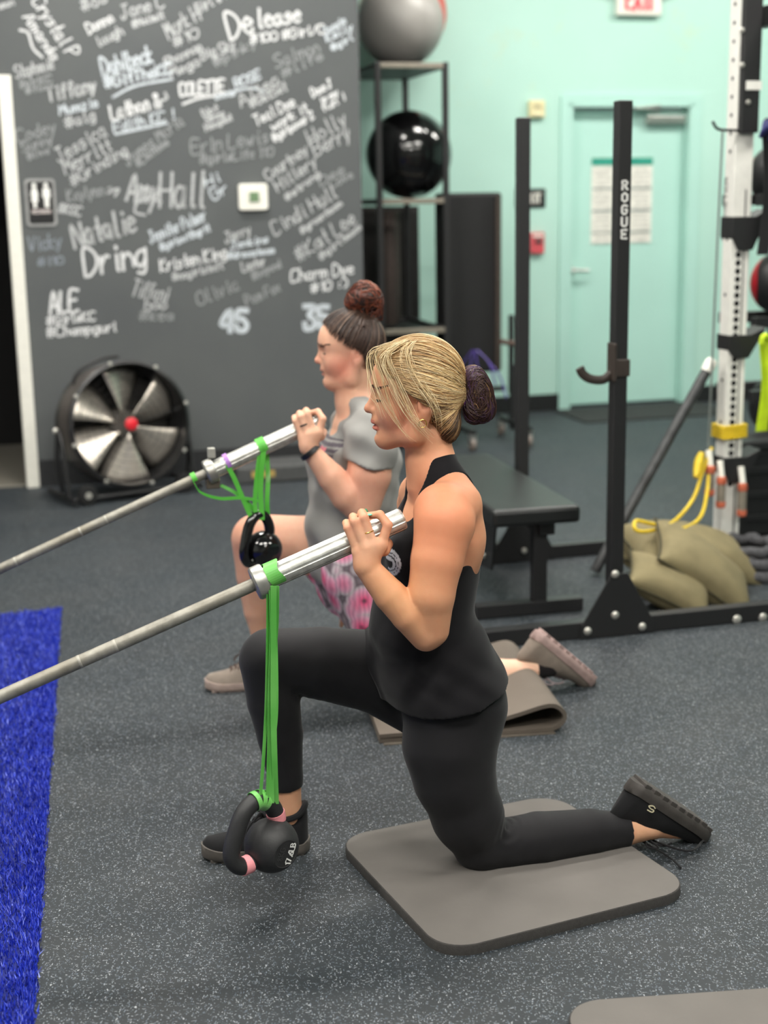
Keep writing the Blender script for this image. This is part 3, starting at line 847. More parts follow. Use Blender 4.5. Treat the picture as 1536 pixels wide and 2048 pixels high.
t = thing('blue_band', W(UR + 0.07, UN - 0.12, zk - 0.06), 'crumpled dark blue band wrapped on the upper bracket', 'band')
b = MB()
for i in range(5):
    a = W(UR + 0.04 + 0.02 * i, UN - 0.125, zk + 0.012 * math.sin(i * 2.1))
    b.tube(spline([a - UP * 0.03, a - NV * 0.02, a + UP * 0.03 + RV * 0.02, a + RV * 0.035 - UP * 0.01], 4), 0.009)
b.build('wrap', mat('navy rubber', '#2b2e63', 0.5), t, smooth=True)

# ---- medicine ball rack behind it
mr = thing('ball_shelf', W(3.5, 6.0, 0), 'black steel wall shelf holding medicine balls at the right edge', 'shelf')
for z in (rn(on_n(1520, 400, 5.95))[2], rn(on_n(1520, 640, 5.95))[2], 0.62):
    MB().box(W(3.68, 5.84, z), (0.72, 0.05, 0.05)).build('rail', M_BLKPOW, mr, bevel=0.003)
    MB().box(W(3.68, 6.14, z), (0.72, 0.05, 0.05)).build('rail', M_BLKPOW, mr, bevel=0.003)
for r_ in (3.95,):
    MB().box(W(r_, 6.0, 1.2), (0.06, 0.34, 2.4)).build('post', M_BLKPOW, mr, bevel=0.003)
MB().box(W(3.62, 6.16, 1.2), (0.05, 0.05, 2.4)).build('post', M_BLKPOW, mr, bevel=0.003)
M_MEDBLK = mat('black ball vinyl', '#191a1b', 0.45, bump=0.15, nscale=100)
M_MEDRED = mat('red ball vinyl', '#9b1420', 0.4, bump=0.1, nscale=100)
def med_ball(px, py, nn_, rad, red, label):
    P = on_n(px, py, nn_)
    t = thing('medicine_ball', P - UP * rad, label, 'ball', 'medicine balls on the wall shelf')
    MB().ball(P, rad, 32, 20).build('ball_cover', M_MEDBLK, t, smooth=True)
    if red:
        for a0 in (0.3, 2.4, 4.5):
            vs = []; fs = []
            for i in range(11):
                th = math.pi * (0.18 + 0.64 * i / 10)
                wd = 0.62 * math.sin(math.pi * i / 10) + 0.02
                for k_ in range(6):
                    ph = a0 + red + wd * (k_ / 5 - 0.5) * 2
                    vs.append(P + (rad + 0.002) * (math.sin(th) * math.cos(ph) * RV - math.sin(th) * math.sin(ph) * NV + math.cos(th) * UP))
            for i in range(10):
                for k_ in range(5):
                    fs.append((i * 6 + k_, i * 6 + k_ + 1, (i + 1) * 6 + k_ + 1, (i + 1) * 6 + k_))
            MB().add(vs, fs).build('red_panel', M_MEDRED, t, smooth=True)
med_ball(1562, 350, 6.0, 0.145, 1.5, 'red and black medicine ball on the upper shelf at the right edge')
med_ball(1566, 566, 6.0, 0.15, 1.2, 'black medicine ball with a red panel on the middle shelf at the right edge')
med_ball(1560, 810, 6.0, 0.15, 0, 'plain black medicine ball on the lowest shelf behind the lime strap')

# lime strap, yellow bands, foam handles
M_LIME = mat('lime webbing', '#c3e021', 0.6)
hang_band('lime_strap', 3.075, 5.32, 0.93, 0.55, 0.035, M_LIME, 'bright lime webbing strap hanging at the right edge')
M_YEL = mat('yellow rubber tube', '#e2c229', 0.45)
M_ORG = mat('orange foam', '#c4664a', 0.8)
M_GRYF = mat('grey foam', '#8b8376', 0.9)
yb = thing('yellow_band', W(UR, UN - 0.06, 0.55), 'yellow rubber tube band tied around the white upright', 'band')
zy = rn(on_n(1440, 865, UN - 0.04))[2]
b = MB()
for i in range(4):
    z_ = zy - 0.022 + 0.015 * i
    b.tube([W(UR + 0.016 + 0.052 * sx, UN + 0.05 * sy, z_ + 0.003 * sx) for sx, sy in ((-1, -1), (-0.5, -1.02), (0.5, -1.02), (1, -1), (1.02, 0), (1, 1), (0, 1.02), (-1, 1), (-1.02, 0))], 0.0075, 8, True)
b.build('wrap', M_YEL, yb, smooth=True)
pts = [on_n(1424, 895, 5.36), on_n(1405, 945, 5.33), on_n(1385, 1000, 5.25), on_n(1345, 1045, 5.12), on_n(1300, 1062, 4.98), on_n(1272, 1060, 4.95), on_n(1272, 1042, 4.98), on_n(1305, 1048, 5.0), on_n(1360, 1058, 5.04), on_n(1400, 1035, 5.16), on_n(1414, 985, 5.28), on_n(1418, 930, 5.36)]
MB().tube(spline(pts, 8), 0.0075, 8).build('tube', M_YEL, yb, smooth=True)
MB().tube(spline([on_n(1404, 905, 5.34), on_n(1398, 925, 5.33), on_n(1392, 955, 5.3)], 5), [0.012 + 0.008 * math.sin(math.pi * i / 10) for i in range(11)], 10).build('grip', M_YEL, yb, smooth=True)
for px, py, n_, l_, lab in ((1420, 962, 5.34, 0.115, 'leftmost'), (1442, 985, 5.33, 0.125, 'middle'), (1484, 1000, 5.36, 0.14, 'rightmost')):
    P = on_n(px, py, n_)
    t = thing('band_handle', P - UP * l_ / 2, lab + ' of three grey foam band handles with orange rims hanging by the white upright', 'handle')
    MB().cyl(P - UP * l_ * 0.3, P + UP * l_ * 0.3, 0.019).build('foam_grip', M_GRYF, t, smooth=True)
    MB().lathe(P + UP * l_ * 0.3, UP, [(0.02, 0), (0.022, 0.01), (0.02, 0.028), (0.01, 0.034)], 14).build('rim', M_ORG, t, smooth=True)
    MB().lathe(P - UP * (l_ * 0.3 + 0.03), UP, [(0.01, 0), (0.02, 0.004), (0.022, 0.02), (0.02, 0.03)], 14).build('rim', M_ORG, t, smooth=True)
    MB().tube(spline([P + UP * l_ * 0.52, P + UP * (l_ * 0.52 + 0.07) + NV * 0.02], 4), 0.014).build('webbing', M_TRIM, t, smooth=True)

# made-up low black bin, filling the dark mass behind the upright
bn = thing('dark_filler_bin', W(3.42, 5.72, 0), 'made-up low black bin filling the dark area to the right of the white upright', 'bin')
MB().box(W(3.42, 5.72, 0.21), (0.52, 0.22, 0.40)).build('bin_body', M_BLKMATTE, bn, bevel=0.015)
MB().box(W(3.42, 5.72, 0.43), (0.55, 0.25, 0.04)).build('rim', M_BLKPOW, bn, bevel=0.01)
for i in range(3):
    MB().box(W(3.42, 5.607, 0.10 + 0.11 * i), (0.46, 0.008, 0.03)).build('rib', M_BLKPOW, bn, bevel=0.003)

# battle rope heap
rp = thing('battle_rope', on_floor(1515, 1175), 'coiled heap of thick dark grey battle rope at the right edge', 'rope')
b = MB()
cR = rn(on_floor(1530, 1165))
for i, (rad, z) in enumerate(((0.17, 0.025), (0.15, 0.07), (0.12, 0.115), (0.09, 0.02))):
    a = np.linspace(0, 2 * math.pi, 40)[:-1]
    P = [W(cR[0] + rad * math.cos(q), cR[1] + 0.16 + rad * math.sin(q), z + 0.006 * math.sin(q * 9)) for q in a]
    b.tube(P, [0.023 + 0.004 * math.sin(k_ * 1.57) for k_ in range(39)], 10, True)
b.build('rope_coil', mat('dark grey braid', '#47474a', 0.85, var=0.5, nscale=120, bump=0.5), rp, smooth=True)

# ---- sandbags
M_OLIVE = mat('olive canvas', '#7d7354', 0.9, var=0.12, nscale=14, bump=0.35)
M_OLIVED = mat('olive seam', '#403c28', 0.9)
def pillow(c, ax, ay, az, L, Wd, T, seed=0, p=2.6):
    rnd = np.random.default_rng(seed)
    n = 26; b = MB(); vs = []; fs = []
    ph = rnd.random(6) * 6
    for s in (1, -1):
        o = len(vs)
        for i in range(n + 1):
            for j in range(n + 1):
                u, v = -1 + 2 * i / n, -1 + 2 * j / n
                e = max(0.0, (1 - abs(u) ** p) * (1 - abs(v) ** p)) ** 0.55
                pinch = 1 - 0.10 * (1 - abs(u) ** 2) * (abs(v) ** 4) - 0.0
                pinch2 = 1 - 0.10 * (1 - abs(v) ** 2) * (abs(u) ** 4)
                wr_ = 0.06 * math.sin(5 * u + ph[0] + 2 * v) * e + 0.05 * math.sin(7 * v + ph[1] - 3 * u) * e
                vs.append(np.asarray(c) + ax * u * L / 2 * pinch2 + ay * v * Wd / 2 * pinch + az * s * T / 2 * (e + wr_ * 0.5))
        for i in range(n):
            for j in range(n):
                q = (o + i * (n + 1) + j, o + (i + 1) * (n + 1) + j, o + (i + 1) * (n + 1) + j + 1, o + i * (n + 1) + j + 1)
                fs.append(q if s > 0 else q[::-1])
    b.add(vs, fs)
    edge = [vs[i * (n + 1)] for i in range(n + 1)] + [vs[n * (n + 1) + j] for j in range(1, n + 1)] + [vs[i * (n + 1) + n] for i in range(n - 1, -1, -1)] + [vs[j] for j in range(n - 1, 0, -1)]
    return b, edge
def sandbag(c, ax, az, L, Wd, T, label, seed):
    ax = np.asarray(ax, float); ax /= np.linalg.norm(ax)
    az = np.asarray(az, float); az = az - ax * (az @ ax); az /= np.linalg.norm(az)
    ay = np.cross(az, ax)
    b, edge = pillow(c, ax, ay, az, L, Wd, T, seed)
    low = min(q[2] for q in b.v)
    t = thing('sandbag', np.array([c[0], c[1], low]), label, 'sandbag', 'olive sandbags behind the rail')
    b.build('canvas_bag', M_OLIVE, t, smooth=True, angle=75)
    MB().tube(edge, 0.0055, 6, True).build('seam', M_OLIVED, t, smooth=True)
def rn3(px, py, n):
    return on_n(px, py, n)
sandbag(rn3(1338, 1172, 4.76), 0.80 * RV - 0.42 * UP - 0.28 * NV, 0.45 * RV + 0.75 * UP - 0.5 * NV, 0.35, 0.24, 0.14, 'front left olive sandbag leaning low against the pile', 1)
sandbag(rn3(1405, 1140, 4.85), 0.75 * RV - 0.55 * UP - 0.15 * NV, 0.55 * RV + 0.7 * UP - 0.45 * NV, 0.46, 0.32, 0.17, 'middle olive sandbag resting over the front bag', 2)
sandbag(rn3(1375, 1112, 5.08), 0.9 * RV - 0.18 * UP, 0.1 * RV + 0.9 * UP - 0.3 * NV, 0.56, 0.34, 0.24, 'rear olive sandbag on top of the pile under the yellow band', 3)
sandbag(W(2.60, 5.12, 0.085), RV + 0.1 * NV, UP, 0.42, 0.32, 0.16, 'lowest olive sandbag half hidden behind the squat stand foot', 4)

# ---- ball rack behind the chalk wall
RN0, RN1 = 8.42, 9.28
r0_, r1_ = 2.262, 2.68
rk = thing('ball_rack', W((r0_ + r1_) / 2, RN0, 0), 'black tube rack holding two exercise balls behind the chalk wall corner', 'rack')
M_RKT = mat('worn grey top tube', '#8b8478', 0.4, 0.3)
for r_ in (r0_, r1_):
    for n_ in (RN0, RN1):
        MB().box(W(r_, n_, 1.16), (0.034, 0.034, 2.32)).build('post', M_BLKPOW, rk, bevel=0.003)
for z in (2.3, 1.515, 0.735, 0.12):
    MB().box(W((r0_ + r1_) / 2, RN0, z), (r1_ - r0_, 0.03, 0.03)).build('front_tube', M_RKT if z > 0.5 else M_BLKPOW, rk, bevel=0.003)
    MB().box(W((r0_ + r1_) / 2, RN1, z), (r1_ - r0_, 0.03, 0.03)).build('rear_tube', M_BLKPOW, rk, bevel=0.003)
    for r_ in (r0_, r1_):
        MB().box(W(r_, (RN0 + RN1) / 2, z), (0.03, RN1 - RN0, 0.03)).build('side_tube', M_BLKPOW, rk, bevel=0.003)
    if z > 2 or z < 1:
        MB().box(W((r0_ + r1_) / 2, (RN0 + RN1) / 2, z - 0.01), (r1_ - r0_ - 0.04, RN1 - RN0, 0.006)).build('shelf_panel', M_BLKMATTE, rk)
M_GBALL = mat('silver grey ball rubber', '#8d8a86', 0.42, var=0.04, nscale=3, bump=0.0)
M_BBALL = mat('glossy black ball rubber', '#0d0d0e', 0.14, var=0.02, nscale=3, bump=0.0, coat=0.3)
def ex_ball(P, rad, m, label, valve):
    t = thing('exercise_ball', P - UP * rad, label, 'exercise ball', 'exercise balls on the rack')
    MB().ball(P, rad, 48, 32).build('ball_skin', m, t, smooth=True)
    b = MB()
    for a in (-0.42, -0.30, 0.30, 0.42):
        b.lathe(P, RV, [((rad + 0.0012) * math.cos(a + q), (rad + 0.0012) * math.sin(a + q)) for q in (-0.008, 0.008)], 64, cap=False)
    b.build('moulded_ridge', m, t, smooth=True)
    MB().lathe(P + NV * (rad - 0.001), NV, [(0.012, 0), (0.012, 0.004), (0, 0.005)], 12).build('valve', valve, t)
    return t
gb = ex_ball(W(2.50, 8.74, 2.315 + 0.262), 0.262, M_GBALL, 'silver grey exercise ball on the top of the rack', M_RUB)
bb = ex_ball(W(2.545, 8.75, 1.53 + 0.268), 0.268, M_BBALL, 'glossy black exercise ball on the middle shelf of the rack', M_RUB)
cq = on_n(806, 28, 9.29)
ex_ball(cq, 87.5 * depth(cq) / FPX, mat('coral ball rubber', '#c2564c', 0.4), 'coral red exercise ball peeking out behind the grey one', M_RUB)
M_FOAM = mat('dark brown foam', '#3d332f', 0.8)
for i, (r_, n_) in enumerate(((2.40, 8.75), (2.52, 9.1))):
    t = thing('foam_roller', W(r_, n_, 0.75), ('nearer', 'farther')[i] + ' dark brown foam roller standing on the low shelf of the rack', 'foam roller', 'foam rollers on the rack')
    MB().lathe(W(r_, n_, 0.75), UP, [(0.05, 0), (0.055, 0.01), (0.055, 0.70), (0.05, 0.71), (0.025, 0.71), (0.025, 0.5)], 24).build('foam_body', M_FOAM, t, smooth=True)
    MB().lathe(W(r_, n_, 0.75 + 0.705), UP, [(0.03, 0), (0.03, 0.008), (0.02, 0.01)], 20).build('core_rim', M_RUB, t, smooth=True)

# ---- dark storage locker in the alcove behind the rack
la, lb = rn(on_n(716, 420, 9.42)), rn(on_n(838, 412, 9.42))
lk = thing('storage_locker', W((la[0] + lb[0]) / 2, 9.5, 0), 'tall dark locker against the teal wall behind the ball rack', 'locker')
lw_ = lb[0] - la[0]
MB().box(W((la[0] + lb[0]) / 2, 9.515, lb[2] / 2), (lw_, 0.18, lb[2])).build('carcass', mat('dark brown laminate', '#221d1b', 0.6), lk, bevel=0.004)
for i in range(3):
    d_ = MB().box(W(la[0] + lw_ * (i + 0.5) / 3, 9.418, lb[2] / 2), (lw_ / 3 - 0.012, 0.016, lb[2] - 0.05)).build('door', mat('dark locker door', ('#1a1716', '#37302c', '#221e1c')[i], 0.5), lk, bevel=0.003)
    MB().box(W(la[0] + lw_ * (i + 0.82) / 3, 9.405, lb[2] * 0.55), (0.012, 0.012, 0.12)).build('handle', M_BLKMATTE, d_)

# ---- wheeled black cart with padded panel, behind the bench
cr0, cr1 = 2.712, 3.09
cn = 8.52
ct = thing('equipment_cart', W((cr0 + cr1) / 2, cn, 0), 'tall black padded panel on a wheeled frame against the teal wall', 'cart')
MB().box(W((cr0 + cr1) / 2, cn + 0.14, 1.0), (cr1 - cr0, 0.22, 1.12)).build('padded_panel', mat('black panel vinyl', '#101011', 0.7), ct, bevel=0.02)
MB().box(W(cr1 - 0.035, cn + 0.02, 1.0), (0.03, 0.03, 1.08)).build('edge_strip', mat('brown edge', '#3b322c', 0.6), ct)
for r_ in (cr0 + 0.06, cr1 + 0.05):
    MB().box(W(r_, cn - 0.02, 0.28), (0.03, 0.03, 0.42)).build('leg', M_BLKPOW, ct, bevel=0.002)
    MB().box(W(r_, cn - 0.06, 0.12), (0.035, 0.55, 0.03)).build('foot', M_BLKPOW, ct, bevel=0.002)
    for n_ in (cn - 0.31, cn + 0.19):
        cw = MB().lathe(W(r_ - 0.015, n_, 0.042), RV, [(0.016, 0), (0.04, 0.002), (0.042, 0.015), (0.04, 0.028), (0.016, 0.03)], 18).build('castor_wheel', mat('pale castor', '#7c716a', 0.5), ct, smooth=True)
        MB().box(W(r_, n_, 0.085), (0.045, 0.04, 0.05)).build('castor_fork', M_STEEL, cw, bevel=0.003)
MB().box(W((cr0 + cr1) / 2, cn - 0.02, 0.34), (cr1 - cr0, 0.03, 0.03)).build('cross_tube', M_BLKPOW, ct)
hz = rn(on_n(1000, 692, cn - 0.15))[2]
MB().tube(spline([W(cr1 + 0.06, cn, hz), W(cr1 + 0.05, cn - 0.12, hz), W(cr1 - 0.08, cn - 0.17, hz + 0.03)], 5), 0.016).build('handle', mat('brown grip', '#5a4740', 0.6), ct, smooth=True)
MB().box(W(cr1 + 0.05, cn, 0.55), (0.03, 0.03, 0.5)).build('handle_post', M_BLKPOW, ct, bevel=0.002)
pt = thing('purple_streamer', on_n(960, 860, cn - 0.2), 'bunch of purple streamer bands hanging on the black cart', 'band')
b = MB()
for i in range(5):
    a = on_n(944 + 3 * i, 700, cn - 0.17)
    e = on_n(925 + 22 * i, 770 + 26 * (i % 3), cn - 0.2 - 0.02 * i)
    b.ribbon(spline([a, a * 0.5 + e * 0.5 + RV * 0.02 * (i - 2) + UP * 0.03 * (i % 2), e], 5), 0.012, RV + 0.4 * NV)
b.build('streamer', mat('purple foil', '#4b3a86', 0.4), pt)

# ---- plates leaning low against the chalk wall
t = thing('step_platform', W(1.42, 7.78, 0), 'low dark grey step platform with a yellow label by the chalk wall', 'step')
MB().box(W(1.42, 7.78, 0.05), (0.42, 0.26, 0.10)).build('deck', mat('dark grey plastic', '#4a4b4b', 0.6), t, bevel=0.015)
MB().box(W(1.36, 7.648, 0.055), (0.13, 0.004, 0.035)).build('label', mat('yellow label', '#b59a55', 0.6), t)
t = thing('step_platform', W(1.80, 7.80, 0), 'second dark grey step platform nearer the wall corner', 'step')
MB().box(W(1.80, 7.80, 0.045), (0.28, 0.26, 0.09)).build('deck', mat('dark grey plastic', '#4a4b4b', 0.6), t, bevel=0.015)
MB().box(W(1.80, 7.668, 0.05), (0.16, 0.004, 0.02)).build('label', mat('grey label', '#77756f', 0.6), t)

# ---- drum fan
fc = rn(on_n(262, 848, 7.5)); FC = W(fc[0], 7.5, fc[2])
fax = np.array([0.52, -0.84, 0.13]); fax /= np.linalg.norm(fax)
fx, fy, _ = frame_from(fax)
FRD = 0.325
fan = thing('drum_fan', W(fc[0], 7.5, 0), 'big black drum fan with steel blades and a red hub standing by the chalk wall', 'fan')
M_FANB = mat('fan black enamel', '#1f1f20', 0.35)
M_FANS = mat('fan galvanised steel', '#d8d0c4', 0.3, 0.7, stretch=(1, 1, 1))
bk = FC - fax * 0.26
MB().lathe(bk, fax, [(FRD - 0.03, 0.0), (FRD, 0.0), (FRD, 0.25), (FRD + 0.012, 0.262), (FRD - 0.006, 0.27), (FRD - 0.012, 0.25), (FRD - 0.012, 0.012)], 64, cap=False).build('drum', M_FANB, fan, smooth=True)
MB().lathe(bk, fax, [(FRD + 0.001, 0.06), (FRD + 0.003, 0.062), (FRD + 0.003, 0.2), (FRD + 0.001, 0.202)], 64, cap=False).build('drum_band', mat('fan side panel', '#6b6460', 0.4, 0.4), fan, smooth=True)
MB().lathe(bk, fax, [(FRD - 0.02, 0.012), (0.0, 0.010)], 48).build('rear_guard', mat('fan rear mesh', '#3a3836', 0.5, 0.3), fan, smooth=True)
for i in range(6):
    a0 = i * math.pi / 3 + 0.35
    vs = []; fs = []
    for u in range(9):
        r_ = 0.055 + (FRD - 0.075) * u / 8
        for w_ in range(7):
            s_ = w_ / 6
            a = a0 + 0.92 * (s_ - 0.5) * (1 - 0.12 * u / 8) + 0.12 * u / 8
            hgt = 0.13 + 0.10 * (s_ - 0.5) + 0.018 * math.sin(math.pi * s_)
            vs.append(bk + fax * hgt + r_ * (math.cos(a) * fx + math.sin(a) * fy))
    for u in range(8):
        for w_ in range(6):
            fs.append((u * 7 + w_, u * 7 + w_ + 1, (u + 1) * 7 + w_ + 1, (u + 1) * 7 + w_))
    bl = MB().add(vs, fs).build('blade', M_FANS, fan, smooth=True, angle=70)
    so = bl.modifiers.new('thickness', 'SOLIDIFY'); so.thickness = 0.003
MB().lathe(bk, fax, [(0.085, 0.05), (0.085, 0.15), (0.07, 0.17), (0.0, 0.172)], 32).build('motor', mat('fan motor grey', '#5d5954', 0.4, 0.5), fan, smooth=True)
gz = 0.268
MB().lathe(bk, fax, [(0.034, gz - 0.012), (0.034, gz + 0.004), (0.024, gz + 0.010), (0, gz + 0.011)], 24).build('hub_cap', mat('red plastic hub', '#d2202e', 0.4), fan, smooth=True)
b = MB()
a = np.linspace(0, 2 * math.pi, 65)[:-1]
for r_ in np.linspace(0.06, FRD - 0.014, 8):
    dome = gz - 0.004 - 0.02 * (r_ / FRD) ** 2
    b.tube([bk + fax * dome + r_ * (math.cos(q) * fx + math.sin(q) * fy) for q in a], 0.0009, 5, True)
for i in range(8):
    q = i * math.pi / 4 + 0.2
    e = math.cos(q) * fx + math.sin(q) * fy
    b.tube([bk + fax * (gz - 0.004) + e * 0.03, bk + fax * (gz - 0.026) + e * (FRD - 0.004)], 0.0016, 6)
b.build('front_grille', M_FANB, fan, smooth=True)
for q in np.linspace(0, 2 * math.pi, 9)[:-1] + 0.25:
    e = math.cos(q) * fx + math.sin(q) * fy
    bolt(bk + fax * 0.262 + e * (FRD + 0.006), fan, 0.013, fax)
# stand
dxy = np.array([fax[0], fax[1], 0]); dxy /= np.linalg.norm(dxy)
sxy = np.cross(UP, dxy)
mid_ = FC - fax * 0.13
for s in (-1, 1):
    e = mid_ + sxy * s * (FRD + 0.03)
    foot = np.array([e[0], e[1], 0.0])
    MB().tube(spline([e, foot + UP * 0.2 + dxy * 0.01 + sxy * s * 0.02, foot + UP * 0.06 + dxy * 0.02], 5), 0.014).build('stand_leg', M_FANB, fan, smooth=True)
    MB().tube(spline([e + dxy * 0.01, foot + UP * 0.3 + dxy * 0.06, foot + UP * 0.04 + dxy * 0.12], 5), 0.012).build('stand_leg', M_FANB, fan, smooth=True)
    bolt(e + sxy * s * 0.012, fan, 0.016, dxy)
    MB().tube([foot - dxy * 0.2 + UP * 0.035, foot + dxy * 0.2 + UP * 0.035], 0.014).build('skid', M_FANB, fan, smooth=True)
    wq = foot + dxy * 0.14 + UP * 0.055 + sxy * s * -0.06
    wh = MB().lathe(wq - sxy * 0.02 * s, dxy * 1.0, [(0.02, 0.0), (0.05, 0.002), (0.055, 0.02), (0.05, 0.038), (0.02, 0.04)], 24).build('wheel', M_RUB, fan, smooth=True)
    MB().lathe(wq - sxy * 0.02 * s, dxy, [(0.018, 0.038), (0.018, 0.045), (0, 0.048)], 14).build('wheel_cap', M_BOLT, wh, smooth=True)
e1_, e2_ = mid_ - sxy * (FRD + 0.03), mid_ + sxy * (FRD + 0.03)
MB().tube([np.array([e1_[0], e1_[1], 0.035]) + dxy * 0.15, np.array([e2_[0], e2_[1], 0.035]) + dxy * 0.15], 0.014).build('cross_tube', M_FANB, fan, smooth=True)
hb = mid_ + UP * 0
MB().tube(spline([hb - sxy * 0.26 + UP * 0.235, hb - sxy * 0.22 + UP * 0.30, hb - sxy * 0.1 + UP * 0.355, hb + UP * 0.362], 5), 0.01).build('handle', M_FANB, fan, smooth=True)
# ================================================================== smooth solid modelling for the two people
def axis_nodes(spec):
    """spec: [(start, end, step), ...] contiguous"""
    out = []
    for a, b, s in spec:
        n = max(1, int(round((b - a) / s)))
        out.append(np.linspace(a, b, n, endpoint=False))
    out.append([spec[-1][1]])
    return np.concatenate(out).astype(np.float32)

class Field:
    def __init__(self, xs, ys, zs, fill=1.0):
        self.x, self.y, self.z = (axis_nodes(a) if isinstance(a, list) else a for a in (xs, ys, zs))
        self.a = np.full((len(self.x), len(self.y), len(self.z)), fill, np.float32)
    def like(self):
        return Field(self.x, self.y, self.z)
    def sl(self, lo, hi):
        s = []
        for ax, l, h in zip((self.x, self.y, self.z), lo, hi):
            i0 = max(0, int(np.searchsorted(ax, l)) - 1); i1 = min(len(ax), int(np.searchsorted(ax, h)) + 1)
            if i1 <= i0: return None
            s.append(slice(i0, i1))
        return tuple(s)
    def grid(self, s):
        return self.x[s[0]][:, None, None], self.y[s[1]][None, :, None], self.z[s[2]][None, None, :]
    @staticmethod
    def smin(a, b, k):
        if k <= 0: return np.minimum(a, b)
        h = np.maximum(k - np.abs(a - b), 0) / k
        return np.minimum(a, b) - h * h * k * 0.25
    def put(self, lo, hi, fn, k, mode='add', m=0.02):
        lo = np.asarray(lo) - k - m; hi = np.asarray(hi) + k + m
        s = self.sl(lo, hi)
        if s is None: return
        d = fn(*self.grid(s)).astype(np.float32)
        if mode == 'add': self.a[s] = self.smin(self.a[s], d, k)
        else: self.a[s] = -self.smin(-self.a[s], d, k)
    def cap(self, a, b, r1, r2, k=0.01, u=None, q1=1.0, q2=None, mode='add'):
        """round cone from a to b; along direction u it is wider by 1/q"""
        a = np.asarray(a, float); b = np.asarray(b, float); q2 = q1 if q2 is None else q2
        ba = b - a; L2 = max(ba @ ba, 1e-9)
        R = max(r1 / min(1, q1), r2 / min(1, q2))
        def fn(X, Y, Z):
            px, py, pz = X - a[0], Y - a[1], Z - a[2]
            t = np.clip((px * ba[0] + py * ba[1] + pz * ba[2]) / L2, 0, 1)
            px = px - t * ba[0]; py = py - t * ba[1]; pz = pz - t * ba[2]
            r = r1 + (r2 - r1) * t
            if u is None:
                return np.sqrt(px * px + py * py + pz * pz) - r
            q = q1 + (q2 - q1) * t
            dl = px * u[0] + py * u[1] + pz * u[2]
            dd = np.sqrt(np.maximum(px * px + py * py + pz * pz + dl * dl * (q * q - 1), 1e-12))
            return dd - r
        self.put(np.minimum(a, b) - R, np.maximum(a, b) + R, fn, k, mode)
    def chain(self, pts, k=0.01, kj=0.004, u=None, mode='add'):
        for i in range(len(pts) - 1):
            p, q = pts[i], pts[i + 1]
            self.cap(p[0], q[0], p[1], q[1], k if i == 0 else kj, u, p[2] if len(p) > 2 else 1.0, q[2] if len(q) > 2 else 1.0, mode)
    def ell(self, c, rad, axes, k=0.01, mode='add'):
        c = np.asarray(c, float); A = [np.asarray(q, float) for q in axes]
        R = max(rad)
        def fn(X, Y, Z):
            px, py, pz = X - c[0], Y - c[1], Z - c[2]
            k0 = 0.0; k1 = 0.0
            for q, r in zip(A, rad):
                d = (px * q[0] + py * q[1] + pz * q[2])
                k0 = k0 + (d / r) ** 2; k1 = k1 + (d / (r * r)) ** 2
            k0 = np.sqrt(k0); k1 = np.sqrt(k1)
            return k0 * (k0 - 1) / np.maximum(k1, 1e-6)
        ext = np.sqrt(sum((np.abs(q) * r) ** 2 for q, r in zip(A, rad)))
        self.put(c - ext, c + ext, fn, k, mode)
    def plane_cut(self, p, n, lo=None, hi=None, k=0.0):
        """removes what lies on the side n points to"""
        p = np.asarray(p, float); n = np.asarray(n, float); n = n / np.linalg.norm(n)
        s = (slice(None),) * 3 if lo is None else self.sl(lo, hi)
        X, Y, Z = self.grid(s)
        d = ((X - p[0]) * n[0] + (Y - p[1]) * n[1] + (Z - p[2]) * n[2]).astype(np.float32)
        self.a[s] = -self.smin(-self.a[s], -d, k)
    def displace(self, fn, band=0.03):
        idx = np.nonzero(np.abs(self.a) < band)
        P = np.stack([self.x[idx[0]], self.y[idx[1]], self.z[idx[2]]], 1)
        self.a[idx] += fn(P).astype(np.float32)
    def mesh(self):
        a = self.a
        S = a < 0
        nx, ny, nz = a.shape
        c = np.zeros((nx - 1, ny - 1, nz - 1), np.uint8)
        for i in (0, 1):
            for j in (0, 1):
                for k in (0, 1):
                    c += S[i:nx - 1 + i, j:ny - 1 + j, k:nz - 1 + k]
        I, J, K = np.nonzero((c > 0) & (c < 8))
        del c
        n = len(I)
        acc = np.zeros((n, 3)); cnt = np.zeros(n)
        cor = [(0, 0, 0), (1, 0, 0), (0, 1, 0), (1, 1, 0), (0, 0, 1), (1, 0, 1), (0, 1, 1), (1, 1, 1)]
        val = [a[I + q[0], J + q[1], K + q[2]].astype(float) for q in cor]
        for e0, e1 in ((0, 1), (2, 3), (4, 5), (6, 7), (0, 2), (1, 3), (4, 6), (5, 7), (0, 4), (1, 5), (2, 6), (3, 7)):
            m = (val[e0] < 0) != (val[e1] < 0)
            t = val[e0] / np.where(m, val[e0] - val[e1], 1)
            p = np.array(cor[e0])[None] + t[:, None] * (np.array(cor[e1]) - np.array(cor[e0]))[None]
            acc[m] += p[m]; cnt[m] += 1
        fr = acc / cnt[:, None]
        def co(ax, i, f):
            return ax[i] + (ax[np.minimum(i + 1, len(ax) - 1)] - ax[i]) * f
        V = np.stack([co(self.x, I, fr[:, 0]), co(self.y, J, fr[:, 1]), co(self.z, K, fr[:, 2])], 1)
        ids = np.full((nx - 1, ny - 1, nz - 1), -1, np.int32)
        ids[I, J, K] = np.arange(n)
        Q = []
